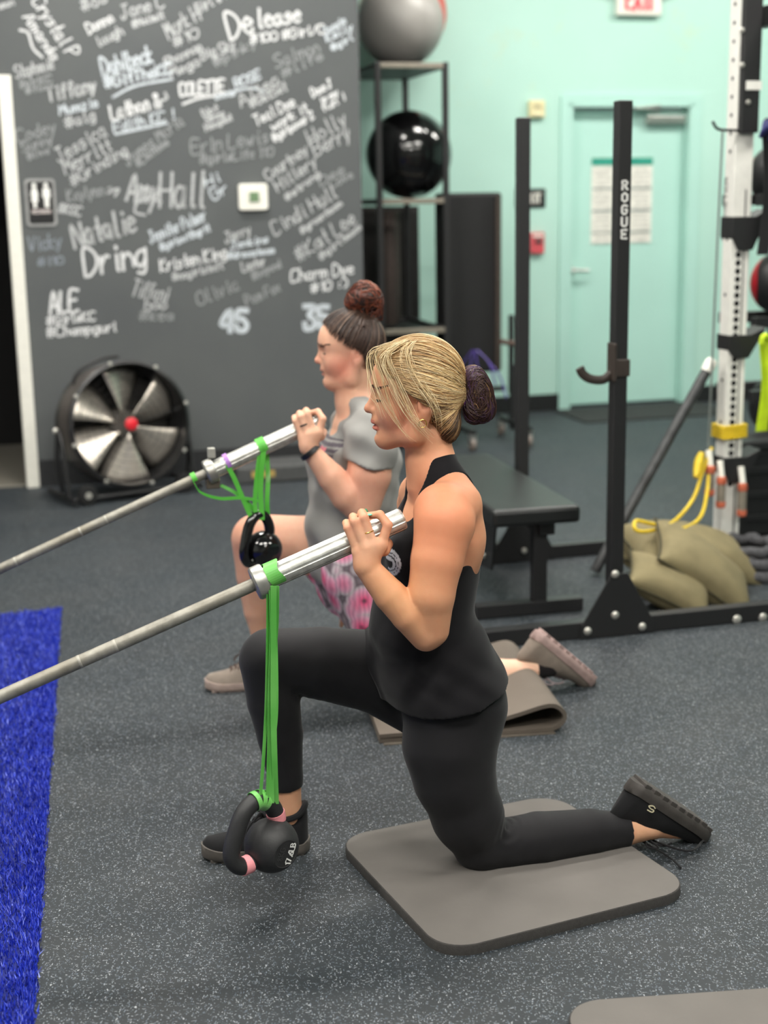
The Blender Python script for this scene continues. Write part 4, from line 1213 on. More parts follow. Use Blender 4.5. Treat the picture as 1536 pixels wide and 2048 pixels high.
        for ax in range(3):
            A = [slice(0, d) for d in (nx, ny, nz)]
            lo_ = list(A); hi_ = list(A)
            lo_[ax] = slice(0, a.shape[ax] - 1); hi_[ax] = slice(1, a.shape[ax])
            x = S[tuple(lo_)] != S[tuple(hi_)]
            e = np.nonzero(x)
            o1, o2 = (ax + 1) % 3, (ax + 2) % 3
            ok = (e[o1] > 0) & (e[o2] > 0) & (e[o1] < a.shape[o1] - 1) & (e[o2] < a.shape[o2] - 1)
            e = [q[ok] for q in e]
            def g(d1, d2):
                w = [None] * 3; w[ax] = e[ax]; w[o1] = e[o1] - d1; w[o2] = e[o2] - d2
                return ids[w[0], w[1], w[2]]
            q = np.stack([g(1, 1), g(0, 1), g(0, 0), g(1, 0)], 1)
            flip = ~S[e[0], e[1], e[2]]
            q[flip] = q[flip][:, ::-1]
            Q.append(q)
        return V, np.concatenate(Q)

def sdf_object(name, F, m, parent, color_fn=None, relax=2, keep=None):
    V, Q = F.mesh()
    # light relaxation removes grid stepping
    for _ in range(relax):
        acc = np.zeros_like(V); cnt = np.zeros(len(V))
        for i in range(4):
            a, b = Q[:, i], Q[:, (i + 1) % 4]
            for d in range(3):
                acc[:, d] += np.bincount(a, V[b, d], len(V)) + np.bincount(b, V[a, d], len(V))
            cnt += np.bincount(a, minlength=len(V)) + np.bincount(b, minlength=len(V))
        V = V * 0.5 + 0.5 * acc / np.maximum(cnt, 1)[:, None]
    me = bpy.data.meshes.new(name)
    me.vertices.add(len(V)); me.loops.add(len(Q) * 4); me.polygons.add(len(Q))
    me.vertices.foreach_set('co', V.astype(np.float32).ravel())
    me.loops.foreach_set('vertex_index', Q.ravel())
    me.polygons.foreach_set('loop_start', np.arange(len(Q)) * 4)
    me.polygons.foreach_set('use_smooth', np.ones(len(Q), bool))
    me.update(calc_edges=True)
    if color_fn is not None:
        C = color_fn(V)
        at = me.color_attributes.new('tone', 'FLOAT_COLOR', 'POINT')
        at.data.foreach_set('color', np.concatenate([C, np.ones((len(C), 1))], 1).astype(np.float32).ravel())
    o = link(name, me, m, parent)
    return o

def skin_material(name):
    k = NT(name)
    at = k.n('ShaderNodeAttribute', attribute_name='tone')
    f = k.noise(55, 4)
    c = k.mix(k.math('MULTIPLY', f, 0.30), at.outputs['Color'], lin('#c9714e'))
    k.base(c)
    k.set(Roughness=0.55)
    k.b.inputs['Subsurface Weight'].default_value = 0.12
    k.b.inputs['Subsurface Radius'].default_value = (0.012, 0.004, 0.002)
    k.b.inputs['Subsurface Scale'].default_value = 0.5
    k.b.inputs['Specular IOR Level'].default_value = 0.33
    k.bump(k.noise(420, 2), 0.14, 0.001)
    return k.m
def fabric_material(name, attr=True, color='#202022', rough=0.85, weave=700, spec=0.25, bump=0.15):
    k = NT(name)
    f = k.noise(40, 3)
    if attr:
        at = k.n('ShaderNodeAttribute', attribute_name='tone')
        k.base(k.mix(k.math('MULTIPLY', f, 0.25), at.outputs['Color'], lin(color)))
    else:
        c = lin(color)
        k.base(k.ramp(f, [(0.3, tuple(q * 0.9 for q in c)), (0.7, tuple(q * 1.1 for q in c))]))
    k.set(Roughness=rough)
    k.b.inputs['Specular IOR Level'].default_value = spec
    k.b.inputs['Sheen Weight'].default_value = 0.08
    k.bump(k.noise(weave, 2), bump, 0.001)
    return k.m

def gauss(V, c, r):
    d = V - np.asarray(c)
    return np.exp(-(d * d).sum(1) / (r * r))

class Person:
    """pixel + sideways offset from the body's middle plane -> point; radii in pixels"""
    def __init__(self, O, yaw=15.0):
        y = math.radians(yaw)
        self.F = np.array([-math.cos(y), -math.sin(y), 0.0])   # facing
        self.L = np.array([math.sin(y), -math.cos(y), 0.0])    # the person's left, towards the camera
        self.O = np.asarray(O, float)
    def P(self, px, py, s=0.0):
        d = ray(px, py)
        t = (s - (CAM0 - self.O) @ self.L) / (d @ self.L)
        return CAM0 + d * t
    def r(self, P, px):
        return px * depth(P) / FPX
    def J(self, px, py, s, rpx, q=1.0):
        P = self.P(px, py, s)
        return (P, self.r(P, rpx), q)

def shoe(parent, heel, toe, up, L, W_, m_up, m_sole, label=None, hgt=1.0, laces=None, sole_h=0.028, collar=True):
    """heel/toe: points under the sole on the ground side; up: direction from sole to ankle"""
    heel = np.asarray(heel, float); d = np.asarray(toe, float) - heel; d /= np.linalg.norm(d)
    up = np.asarray(up, float); up = up - d * (up @ d); up /= np.linalg.norm(up)
    sd = np.cross(d, up)
    n = 30; m = 20
    def half(t):
        return W_ / 2 * (0.72 + 0.28 * math.sin(math.pi * min(1, max(0, (t - 0.05) / 0.95)) ** 0.9)) * min(1.0, (max(t, 0) / 0.07 + 0.0) ** 0.5 if t < 0.07 else 1) * (1 if t < 0.8 else math.sqrt(max(0.0, 1 - ((t - 0.8) / 0.2) ** 2.4)))
    def top(t):
        pts = [(0, 0.075), (0.05, 0.098), (0.12, 0.092), (0.22, 0.078), (0.32, 0.086), (0.42, 0.078), (0.55, 0.058), (0.7, 0.044), (0.85, 0.036), (0.95, 0.028), (1.0, 0.012)]
        xs, ys = zip(*pts)
        return float(np.interp(t, xs, ys)) * hgt
    def bot(t):
        return 0.012 * max(0, (t - 0.75) / 0.25) ** 2 + 0.006 * max(0, (0.08 - t) / 0.08)
    # upper
    vs = []; fs = []
    ts = np.concatenate([np.linspace(0.0, 0.1, 6), np.linspace(0.1, 0.9, n - 10)[1:], np.linspace(0.9, 1.0, 6)[1:]])
    ts = np.clip(ts, 0.004, 0.996)
    for t in ts:
        h = max(half(t) * 0.97, 0.004); tp = top(t); b0 = bot(t) + sole_h * 0.7
        for k in range(m):
            a = math.pi * k / (m - 1)
            ca, sa = math.cos(a), math.sin(a)
            x = h * np.sign(ca) * abs(ca) ** 0.75 * (1 - 0.25 * sa)
            z = b0 + max(tp, 0.004) * sa ** 0.8
            vs.append(heel + d * (t * L) + sd * x + up * z)
    for i in range(len(ts) - 1):
        for k in range(m - 1):
            fs.append((i * m + k, i * m + k + 1, (i + 1) * m + k + 1, (i + 1) * m + k))
    fs.append(tuple(range(m))); fs.append(tuple((len(ts) - 1) * m + k for k in range(m - 1, -1, -1)))
    up_o = MB().add(vs, fs).build('shoe', m_up, parent, smooth=True, angle=70)
    if label: up_o['label'] = label
    # sole with a slightly wider rand and tread blocks
    vs = []; fs = []
    rows = ((0.90, 0.0), (1.02, 0.006), (1.05, sole_h * 0.55), (1.0, sole_h), (0.86, sole_h + 0.001))
    for t in ts:
        h = max(half(t), 0.003)
        for s in (-1, 1):
            for f_, z in (rows if s < 0 else rows[::-1]):
                vs.append(heel + d * (L * (t * 1.03 - 0.015)) + sd * s * h * f_ + up * (z + bot(t)))
    kk = len(rows) * 2
    for i in range(len(ts) - 1):
        for k in range(kk):
            q = (k + 1) % kk
            fs.append((i * kk + k, i * kk + q, (i + 1) * kk + q, (i + 1) * kk + k))
    fs.append(tuple(range(kk))); fs.append(tuple((len(ts) - 1) * kk + k for k in range(kk - 1, -1, -1)))
    so = MB().add(vs, fs).build('sole', m_sole, up_o, smooth=True, angle=50)
    tr = MB()
    for i in range(9):
        t = 0.1 + 0.1 * i
        tr.box(heel + d * (L * t) + up * (bot(t) - 0.002), (L * 0.072, 2 * half(t) * 0.94, 0.012), (d, sd, up))
    tr.build('tread', m_sole, up_o, bevel=0.002)
    # collar, tongue and laces
    def sp(t, x, z):
        return heel + d * (t * L) + sd * x + up * z
    b = MB()
    zc = 0.086 * hgt + sole_h * 0.7
    b.tube(spline([sp(0.02, 0, zc + 0.014), sp(0.10, W_ * 0.27, zc - 0.004), sp(0.24, W_ * 0.31, zc - 0.012), sp(0.37, W_ * 0.22, zc - 0.004), sp(0.42, 0, zc + 0.006), sp(0.37, -W_ * 0.22, zc - 0.004), sp(0.24, -W_ * 0.31, zc - 0.012), sp(0.10, -W_ * 0.27, zc - 0.004)], 5, True), 0.008, 8, True)
    if collar: b.build('collar', m_up, up_o, smooth=True)
    lb = MB()
    for i in range(5):
        t = 0.43 + 0.055 * i
        zt = top(t) + sole_h * 0.7 + 0.003
        lb.tube(spline([sp(t, W_ * 0.23, zt - 0.016), sp(t + 0.01, 0, zt + 0.002), sp(t + 0.035, -W_ * 0.23, zt - 0.016)], 4), 0.0026, 6)
        lb.tube(spline([sp(t, -W_ * 0.23, zt - 0.016), sp(t + 0.01, 0, zt + 0.003), sp(t + 0.035, W_ * 0.23, zt - 0.016)], 4), 0.0026, 6)
    zt = top(0.43) + sole_h * 0.7
    for s in (-1, 1):
        lb.tube(spline([sp(0.43, 0, zt + 0.004), sp(0.46, s * 0.03, zt + 0.022), sp(0.52, s * 0.045, zt + 0.008), sp(0.47, s * 0.025, zt + 0.006), sp(0.43, 0, zt + 0.006)], 5), 0.0024, 6)
        lb.tube(spline([sp(0.43, 0, zt + 0.004), sp(0.47, s * 0.02, zt + 0.01), sp(0.56, s * 0.042, zt - 0.002), sp(0.60, s * 0.048, zt - 0.02)], 5), 0.0024, 6)
    lb.build('laces', laces or m_up, up_o, smooth=True)
    return up_o, sp
# ================================================================== shared bits
def snap_many(F, P, it=5):
    """moves points onto the surface of a field; returns points, outward normals and the first signed distances"""
    P = np.array(P, float).reshape(-1, 3); first = None
    for _ in range(it):
        ix, fr, st = [], [], []
        for d, ax in enumerate((F.x, F.y, F.z)):
            i = np.clip(np.searchsorted(ax, P[:, d]) - 1, 1, len(ax) - 3)
            h = (ax[i + 1] - ax[i]).astype(float)
            ix.append(i); st.append(h); fr.append(np.clip((P[:, d] - ax[i]) / h, 0, 1))
        c = {}
        for q in range(8):
            c[q] = F.a[ix[0] + (q & 1), ix[1] + (q >> 1 & 1), ix[2] + (q >> 2)].astype(float)
        fx, fy, fz = fr
        def li(a, b, t): return a + (b - a) * t
        y0 = [li(c[q], c[q + 1], fx) for q in (0, 2, 4, 6)]
        val = li(li(y0[0], y0[1], fy), li(y0[2], y0[3], fy), fz)
        gx = li(li(c[1] - c[0], c[3] - c[2], fy), li(c[5] - c[4], c[7] - c[6], fy), fz) / st[0]
        gy = li(y0[1] - y0[0], y0[3] - y0[2], fz) / st[1]
        gz = (li(y0[2], y0[3], fy) - li(y0[0], y0[1], fy)) / st[2]
        g = np.stack([gx, gy, gz], 1); n = np.maximum(np.linalg.norm(g, axis=1), 1e-4)
        if first is None: first = val / n
        P = P - g / n[:, None] * np.clip(val / n, -.02, .02)[:, None]
        N_ = g / n[:, None]
    return P, N_, first
def snap(F, P, it=6):
    p, n, _ = snap_many(F, [P], it)
    return p[0], n[0]

def hair_material(name):
    k = NT(name)
    at = k.n('ShaderNodeAttribute', attribute_name='tone')
    k.base(at.outputs['Color'])
    k.set(Roughness=0.42)
    k.b.inputs['Specular IOR Level'].default_value = 0.45
    k.bump(k.noise(260, 3), 0.2, 0.001)
    return k.m
M_HAIR = hair_material('hair')
def strands(name, curves, radii, colors, parent, n=5, stuff=True):
    """one mesh of many thin tubes; colours per strand"""
    VV = []; FF = []; CC = []; off = 0
    ang = np.arange(n) * 2 * np.pi / n
    for P, r, c in zip(curves, radii, colors):
        P = np.asarray(P, float); m = len(P)
        T = np.gradient(P, axis=0); T /= np.maximum(np.linalg.norm(T, axis=1), 1e-9)[:, None]
        h = np.array([0.3, 0.5, 0.8]); X = np.cross(T, h); X /= np.maximum(np.linalg.norm(X, axis=1), 1e-9)[:, None]; Y = np.cross(T, X)
        rr = r * np.clip(np.minimum(np.linspace(0.35, 6, m), np.linspace(5, 0.25, m)), 0, 1)
        V = P[:, None] + rr[:, None, None] * (np.cos(ang)[None, :, None] * X[:, None] + np.sin(ang)[None, :, None] * Y[:, None])
        VV.append(V.reshape(-1, 3)); 
        c = np.asarray(c, float)
        CC.append(np.repeat(c if c.ndim == 2 else np.tile(c, (m, 1)), n, 0))
        i = np.arange(m - 1)[:, None]; k_ = np.arange(n)[None]
        q = np.stack([i * n + k_, i * n + (k_ + 1) % n, (i + 1) * n + (k_ + 1) % n, (i + 1) * n + k_], -1).reshape(-1, 4)
        FF.append(q + off); off += m * n
    V = np.concatenate(VV); Q = np.concatenate(FF); C = np.concatenate(CC)
    me = bpy.data.meshes.new(name)
    me.vertices.add(len(V)); me.loops.add(len(Q) * 4); me.polygons.add(len(Q))
    me.vertices.foreach_set('co', V.astype(np.float32).ravel())
    me.loops.foreach_set('vertex_index', Q.ravel())
    me.polygons.foreach_set('loop_start', np.arange(len(Q)) * 4)
    me.polygons.foreach_set('use_smooth', np.ones(len(Q), bool))
    me.update(calc_edges=True)
    at = me.color_attributes.new('tone', 'FLOAT_COLOR', 'POINT')
    at.data.foreach_set('color', np.concatenate([C, np.ones((len(C), 1))], 1).astype(np.float32).ravel())
    o = link(name, me, M_HAIR, parent)
    if stuff: o['kind'] = 'stuff'
    return o

def head(F, H, c, px, k_scale=1.0, cheek=1.0):
    """adds a head in profile to the field. H: frame, px(fx,fy): pixel of the front woman's head -> this head's pixel"""
    L = H.L
    tilt = math.radians(8)
    Hf = H.F * math.cos(tilt) - UP * math.sin(tilt); Hu = UP * math.cos(tilt) + H.F * math.sin(tilt)
    def M(x, y): return H.P(*px(x, y), 0)
    def R(p): return H.r(M(830, 800), p * k_scale)
    ax = (Hf, L, Hu)
    s_ = R(1) * 1.0
    F.ell(M(836, 763), (R(85), R(71), R(82)), ax, 0.012)                  # cranium
    F.ell(M(790, 770), (R(46), R(58), R(62)), ax, 0.02)                   # forehead
    F.ell(M(800, 828), (R(50), R(54) * cheek, R(62)), ax, 0.02)           # face
    F.ell(M(771, 872), (R(20), R(24), R(22)), ax, 0.02)                   # chin
    for sg in (1, -1):
        o = L * sg
        F.cap(M(773, 876), M(826, 862) + o * R(46), R(17), R(19), 0.018)   # jaw line
        F.cap(M(826, 862) + o * R(46), M(846, 812) + o * R(56), R(19), R(17), 0.015)
        F.ell(M(787, 818) + o * R(34) * cheek, (R(27), R(22), R(24)), ax, 0.02)     # cheek
        F.cap(M(757, 770) + o * R(8), M(775, 770) + o * R(46), R(10), R(9), 0.010)    # brow ridge
        F.ell(M(748, 788) + o * R(31), (R(13), R(17), R(11)), ax, 0.012, 'sub')       # eye socket
        F.ell(M(769, 789) + o * R(30), (R(13), R(14.5), R(13)), ax, 0.003)               # closed lids
        F.ell(M(750, 820) + o * R(10), (R(9), R(7), R(7.5)), ax, 0.006)                # nostril wing
    F.cap(M(756, 782), M(739, 813), R(8), R(8.5), 0.010)                  # nose bridge
    F.ell(M(737.5, 817.5), (R(9.5), R(10), R(8.5)), ax, 0.006)            # nose tip
    F.ell(M(755, 838), (R(12), R(24), R(12)), ax, 0.012)                  # muzzle
    F.ell(M(750, 841.5), (R(9), R(21), R(5.5)), ax, 0.004)                # upper lip
    F.ell(M(753, 855), (R(9), R(19), R(6)), ax, 0.004)                    # lower lip
    F.ell(M(745, 848.6), (R(13), R(17), R(2.2)), (Hf, L, Hu), 0.002, 'sub')   # parted mouth
    F.ell(M(744, 866), (R(9), R(22), R(5)), ax, 0.01, 'sub')              # dip above chin
    er = math.radians(14)
    Eu = Hu * math.cos(er) - Hf * math.sin(er); Ef = Hf * math.cos(er) + Hu * math.sin(er)
    for sg in (1, -1):
        o = L * sg
        Ln = L * sg * math.cos(0.3) - Ef * math.sin(0.3); Lf = Ef * math.cos(0.3) + L * sg * math.sin(0.3)
        F.ell(M(848, 797) + o * R(68), (R(17), R(7), R(26)), (Lf, Ln, Eu), 0.005)
        F.ell(M(846, 797) + o * R(76), (R(9), R(6), R(16)), (Lf, Ln, Eu), 0.004, 'sub')
        F.ell(M(842, 820) + o * R(66), (R(8), R(5.5), R(9)), (Lf, Ln, Eu), 0.005)
    return M, R, (Hf, L, Hu)

# ================================================================== woman in the foreground
P1 = Person((0.0, 3.14, 0.0), 15.0)
H1 = Person(P1.P(840, 790, 0.0), 1.0)
F1 = Field([(-0.36, -0.10, 0.006), (-0.10, 0.25, 0.0022), (0.25, 0.86, 0.0055)], [(2.66, 3.50, 0.0032)], [(0.0, 0.76, 0.0055), (0.76, 1.30, 0.0022)])
J, P = P1.J, P1.P
BS = 0.13   # the bar's sideways offset
L1 = P1.L
def lat(pp, hw):
    return (pp[0], pp[1], pp[1] / hw)
TORSO1 = [lat(J(866, 962, 0, 44), .072), lat(J(880, 1003, 0, 60), .132), lat(J(880, 1055, 0, 76), .15), lat(J(868, 1120, 0, 84), .145), lat(J(860, 1190, 0, 82), .13), lat(J(862, 1262, 0, 86), .138), lat(J(884, 1335, 0, 98), .165), lat(J(900, 1395, 0, 98), .17)]
LEGN1 = [J(908, 1412, .09, 100), J(900, 1490, .105, 88), J(908, 1552, .115, 76), J(936, 1632, .12, 66), J(960, 1688, .12, 50)]
CALFN1 = [J(962, 1688, .12, 50), J(1012, 1688, .12, 47), J(1077, 1678, .12, 50), J(1180, 1664, .12, 42), J(1250, 1660, .12, 31), J(1300, 1652, .12, 26)]
LEGF1 = [J(885, 1400, -.09, 92), J(760, 1344, -.105, 80), J(640, 1326, -.115, 68), J(542, 1316, -.12, 56)]
SHINF1 = [J(538, 1322, -.12, 55), J(547, 1400, -.12, 49), J(560, 1470, -.12, 42), J(571, 1555, -.12, 31), J(577, 1615, -.12, 26), J(590, 1662, -.12, 24)]
# torso, neck
F1.chain(TORSO1, 0.02, 0.006, L1)
for s in (1, -1):
    F1.ell(P(812, 1098, 0) + L1 * s * .065, (.052, .055, .055), (P1.F, L1, UP), .03)
F1.chain([J(856, 872, 0, 48), J(858, 920, 0, 46), J(866, 965, 0, 54)], 0.02, 0.01)
for s in (1, -1):   # trapezius
    F1.cap(P(868, 930, 0) + L1 * s * .02, P(890, 985, 0) + L1 * s * .12, .04, .045, .03)
# near arm
F1.chain([J(888, 1026, .150, 62), J(889, 1048, .175, 60), J(874, 1120, .195, 52), J(862, 1190, .205, 47), J(862, 1258, .20, 37)], 0.025, 0.008)
F1.ell(P(935, 1075, .10), (.035, .05, .075), (P1.F, L1, UP), .03)     # shoulder blade
F1.chain([J(852, 1270, .20, 33), J(818, 1228, .198, 37), J(780, 1190, .19, 33), J(735, 1136, .175, 25)], 0.006, 0.003)
# far arm, hanging at her side
FA = P(880, 1015, 0)
FH0 = FA - L1 * .20 - UP * .44 - P1.F * .055
F1.chain([(FA - L1 * .15, .055), (FA - L1 * .185 - UP * .03, .048), (FA - L1 * .215 - UP * .25 - P1.F * .06, .036), (FH0, .024), (FH0 - UP * .06 + P1.F * .01, .028)], .02, .006)
for i in range(4):
    a = FH0 - UP * .07 + P1.F * (.035 - .02 * i)
    F1.cap(a, a - UP * (.06 + .008 * (1.5 - abs(i - 1.5))) + P1.F * .01, .0085, .007, .004)
F1.cap(FH0 - UP * .04 + P1.F * .03, FH0 - UP * .09 + P1.F * .055, .011, .009, .006)
# near hand round the bar
WR = P(731, 1128, .175)
MCP = [P(762, 1090, .176), P(746, 1092, .18), P(731, 1097, .178), P(716, 1104, .170)]
for m_, r_ in zip(MCP, (15, 15, 14, 13)):
    F1.cap(WR, m_, P1.r(WR, 19), P1.r(m_, r_), 0.012)
F1.cap(P(736, 1112, .165), P(745, 1098, .16), P1.r(WR, 22), P1.r(WR, 20), 0.012)
FING = [[MCP[0], P(776, 1050, .176), P(760, 1029, .160), P(738, 1031, .140)],
        [MCP[1], P(728, 1036, .168), P(724, 1026, .125), P(733, 1046, .092)],
        [MCP[2], P(709, 1044, .166), P(706, 1034, .125), P(714, 1054, .092)],
        [MCP[3], P(695, 1056, .160), P(692, 1046, .125), P(700, 1064, .094)]]
for fg, r0 in zip(FING, (9.4, 9.6, 9.2, 8.2)):
    rr_ = [P1.r(WR, r0 * q) for q in (1.15, 1.0, 0.92, 0.78)]
    for i in range(3):
        F1.cap(fg[i], fg[i + 1], rr_[i], rr_[i + 1], 0.0035 if i else 0.006)
THB = [P(768, 1100, .160), P(775, 1088, .120), P(757, 1066, .088), P(735, 1036, .096)]
for i in range(3):
    F1.cap(THB[i], THB[i + 1], P1.r(WR, (13, 11, 10)[i]), P1.r(WR, (11, 10, 8)[i]), 0.008 if i == 0 else .003)
# legs
F1.chain(LEGN1, 0.03, 0.02); F1.chain(CALFN1, 0.01, 0.005)
F1.chain(LEGF1, 0.02, 0.006); F1.chain(SHINF1, 0.01, 0.005)
SH_F_HEEL, SH_F_TOE = on_floor(618, 1697), on_floor(416, 1716)
F1.cap(P(577, 1640, -.12), P(480, 1700, -.12), .028, .022, .012)
F1.cap(P(1300, 1652, .12), P(1375, 1662, .12), .028, .02, .012)
# head
M1, R1, AX1 = head(F1, H1, None, lambda x, y: (x, y))
SK = {k_: np.array(lin(v)) for k_, v in dict(base='#d6a07e', fore='#dba578', burn='#d58c68', pink='#d68e78', lip='#b8655c', pale='#e3b795', knuck='#dcae90').items()}
def skin1(V):
    C = np.tile(SK['base'], (len(V), 1))
    def mixin(w, c):
        nonlocal C
        w = np.clip(w, 0, 1)[:, None]
        C = C * (1 - w) + c * w
    mixin(1.0 * gauss(V, P(880, 1040, .2), .11), SK['burn'])
    mixin(.8 * gauss(V, P(860, 1000, .06), .07), SK['burn'])
    mixin(.5 * gauss(V, P(870, 1130, .22), .08), SK['burn'])
    mixin(.9 * gauss(V, P(790, 1190, .2), .09), SK['fore'])
    mixin(.9 * gauss(V, P(735, 1075, .18), .05), SK['knuck'])
    for q in range(4):
        mixin(.35 * gauss(V, FING[q][1], .014), SK['pink'])
    mixin(.75 * gauss(V, M1(792, 832) + H1.L * R1(45), .035), SK['pink'])
    mixin(.6 * gauss(V, M1(738, 818), .014), SK['pink'])
    mixin(.5 * gauss(V, M1(846, 800) + H1.L * .08, .025), SK['pink'])
    mixin(.55 * gauss(V, M1(800, 770), .06), SK['pale'])
    d = V - M1(748, 848); 
    w = ((np.abs(d @ AX1[1]) < R1(21)) & (np.abs(d @ AX1[2]) < R1(11)) & (d @ AX1[0] > -R1(10)))
    mixin(.8 * w, SK['lip'])
    mixin(.9 * gauss(V, P(1280, 1660, .12), .06), SK['pale'])
    mixin(.7 * gauss(V, P(577, 1600, -.12), .05), SK['pale'])
    return C
M_SKIN = skin_material('skin')
w1 = thing('person', P(900, 1600, 0) * [1, 1, 0], 'kneeling blonde person in black tank top and leggings holding the nearer bar', 'person')
sdf_object('body', F1, M_SKIN, w1, skin1, 2)
# leggings
M_LEG = fabric_material('black leggings knit', False, '#141316', 0.75, 900, 0.3, 0.1)
FL = Field([(-0.36, 0.78, 0.0042)], [(2.72, 3.46, 0.0042)], [(0.0, 0.84, 0.0042)])
g_ = .0045
inf = lambda lst, e=g_: [(p[0], p[1] + e) + tuple(p[2:]) for p in lst]
FL.chain(inf(TORSO1[-3:-1]), 0.02, 0.006, L1); FL.chain([lat((TORSO1[-2][0], TORSO1[-2][1] + g_), .17), lat((TORSO1[-1][0], TORSO1[-1][1] + g_), .176)], .02, .006, L1)
FL.chain(inf(LEGN1), 0.03, 0.02); FL.chain(inf(CALFN1), 0.012, 0.005)
FL.chain(inf(LEGF1), 0.02, 0.006); FL.chain(inf(SHINF1), 0.012, 0.005)
FL.plane_cut(P(1254, 1660, .12), P(1300, 1654, .12) - P(1180, 1664, .12), P(1200, 1660, .12) - .12, P(1330, 1660, .12) + .2)
FL.plane_cut(P(572, 1574, -.12), P(577, 1615, -.12) - P(560, 1470, -.12), P(572, 1640, -.12) - .14, P(572, 1520, -.12) + .12)
kf = P(1000, 1655, .13)
ff1 = P(600, 1370, -.10)
def leg_folds(V):
    d1 = V - kf; r1 = np.linalg.norm(d1, axis=1)
    d2 = V - ff1; r2 = np.linalg.norm(d2, axis=1)
    dirp = (V - P(905, 1500, .1)) @ UP
    return .0022 * np.sin(r1 * 330) * np.exp(-(r1 / .05) ** 2) + .0018 * np.sin(r2 * 300) * np.exp(-(r2 / .05) ** 2)
FL.displace(leg_folds)
lg = sdf_object('leggings', FL, M_LEG, w1, None, 2)
# tank top
M_TANK = fabric_material('black jersey', True, '#111113', 0.9, 600, 0.2, 0.2)
FT = Field([(-0.16, 0.36, 0.0032)], [(2.80, 3.44, 0.0036)], [(0.40, 1.10, 0.0032)])
TT = [lat((p[0], p[1] + .007), p[1] / p[2] + .006) for p in TORSO1[:3]] + [lat((TORSO1[3][0] + P1.F * .008, TORSO1[3][1] + .011), .155)]
TT += [lat(J(848, 1190, 0, 96), .152), lat(J(846, 1262, 0, 104), .165), lat(J(868, 1325, 0, 118), .20), lat(J(886, 1375, 0, 120), .222), lat(J(892, 1430, 0, 120), .228)]
FT.chain(TT, 0.02, 0.01, L1)
for s in (1, -1):
    FT.ell(P(810, 1098, 0) + L1 * s * .065, (.060, .063, .060), (P1.F, L1, UP), .03)
    FT.cap(P(868, 930, 0) + L1 * s * .02, P(890, 985, 0) + L1 * s * .10, .046, .052, .03)
FT.chain([(J(858, 935, 0, 46)[0], .058), (J(866, 965, 0, 54)[0], .064)], .02, .01)
for s in (1, -1):   # arm holes
    if s > 0:
        FT.ell(P(905, 1062, .195), (.085, .115, .125), (P1.F, L1, UP), .006, 'sub')
        FT.ell(P(945, 1040, .17), (.09, .125, .11), (P1.F, L1, UP), .006, 'sub')
    else:
        FT.ell(P(890, 1040, 0) - L1 * .215, (.085, .125, .12), (P1.F, L1, UP), .006, 'sub')
        FT.ell(P(930, 1030, 0) - L1 * .19, (.09, .125, .10), (P1.F, L1, UP), .006, 'sub')
FT.ell(P(832, 935, 0), (.085, .062, .085), (P1.F, L1, UP), .006, 'sub')
FT.ell(P(800, 1000, 0), (.07, .06, .05), (P1.F, L1, UP), .006, 'sub')
FT.cap(LEGN1[0][0], LEGN1[1][0], LEGN1[0][1] + .008, LEGN1[1][1] + .010, .03)
FT.cap(LEGF1[0][0], LEGF1[1][0], LEGF1[0][1] + .012, LEGF1[1][1] + .010, .03)
FT.plane_cut(P(868, 1368, 0), -UP - .2 * P1.F)
dcut = P(760, 1392, 0) - P(722, 1296, 0); ncut = np.cross(dcut, L1); ncut = ncut if ncut @ P1.F > 0 else -ncut
FT.plane_cut(P(728, 1310, 0), ncut, (-.2, 2.7, .3), (.2, 3.5, float(P(725, 1296, 0)[2])))
def folds(V):
    h = (V - P(850, 1300, 0)) @ UP
    a = (V - P(850, 1300, 0)) @ P1.F
    l = (V - P(850, 1300, 0)) @ L1
    low = np.clip((.10 - h) / .2, 0, 1)
    low = low * np.clip((h + .095) / .06, .12, 1)
    return low * (.0035 * np.sin(38 * h + 55 * a + 3 * np.sin(20 * l)) + .0022 * np.sin(95 * h - 70 * a + 2)) + .0012 * np.sin(60 * h + 20 * l)
FT.displace(folds)
LOGO = P(783, 1140, .115)
def tankcol(V):
    C = np.tile(np.array(lin('#121114')), (len(V), 1))
    d = V - LOGO
    u_ = d @ UP + 0.45 * (d @ P1.F); v_ = d @ P1.F + 0.5 * (d @ L1) * -0.2
    r_ = np.sqrt((u_ / 1.0) ** 2 + (v_ / .62) ** 2)
    ring = (r_ < .036) & ~((r_ > .019) & (r_ < .022)) & ~((r_ > .027) & (r_ < .0285)) & ~((np.abs(r_ - .006) < .006))
    ring &= (d @ L1 > -.06)
    C[ring] = np.array(lin('#d8d8dc'))
    return C
sdf_object('tank_top', FT, M_TANK, w1, tankcol, 2)
# shoes
M_SHU = fabric_material('black knit shoe', False, '#18181a', 0.85, 500, 0.25, 0.3)
M_SHS = mat('charcoal sole', '#3a3633', 0.7, var=0.2)
shoe(w1, SH_F_HEEL, SH_F_TOE, UP, np.linalg.norm(SH_F_TOE - SH_F_HEEL) + .012, .092, M_SHU, mat('grey sole', '#55504b', 0.7, var=0.15), 'black knit shoe flat on the floor')
hh, tt = P(1268, 1556, .12), P(1420, 1656, .12)
upv = P(1240, 1640, .12) - P(1290, 1565, .12)
so_, sp_ = shoe(w1, hh, tt, upv, np.linalg.norm(tt - hh) * 1.02, .094, M_SHU, M_SHS, 'black knit shoe with its heel raised', collar=False)
b = MB()
nrm = P1.L
lo = P(1302, 1617, .168)
stroke_ribbon(b, spline([(.012, .004), (.006, .009), (-.008, .006), (-.002, .0), (.008, -.003), (.002, -.009), (-.012, -.006)], 5) * 0.9, .0032, lo, P1.F * -1 * .9 - UP * .35, UP, nrm, .002)
b.build('emblem', mat('cream print', '#d8cfae', 0.5), so_)
dl = MB()
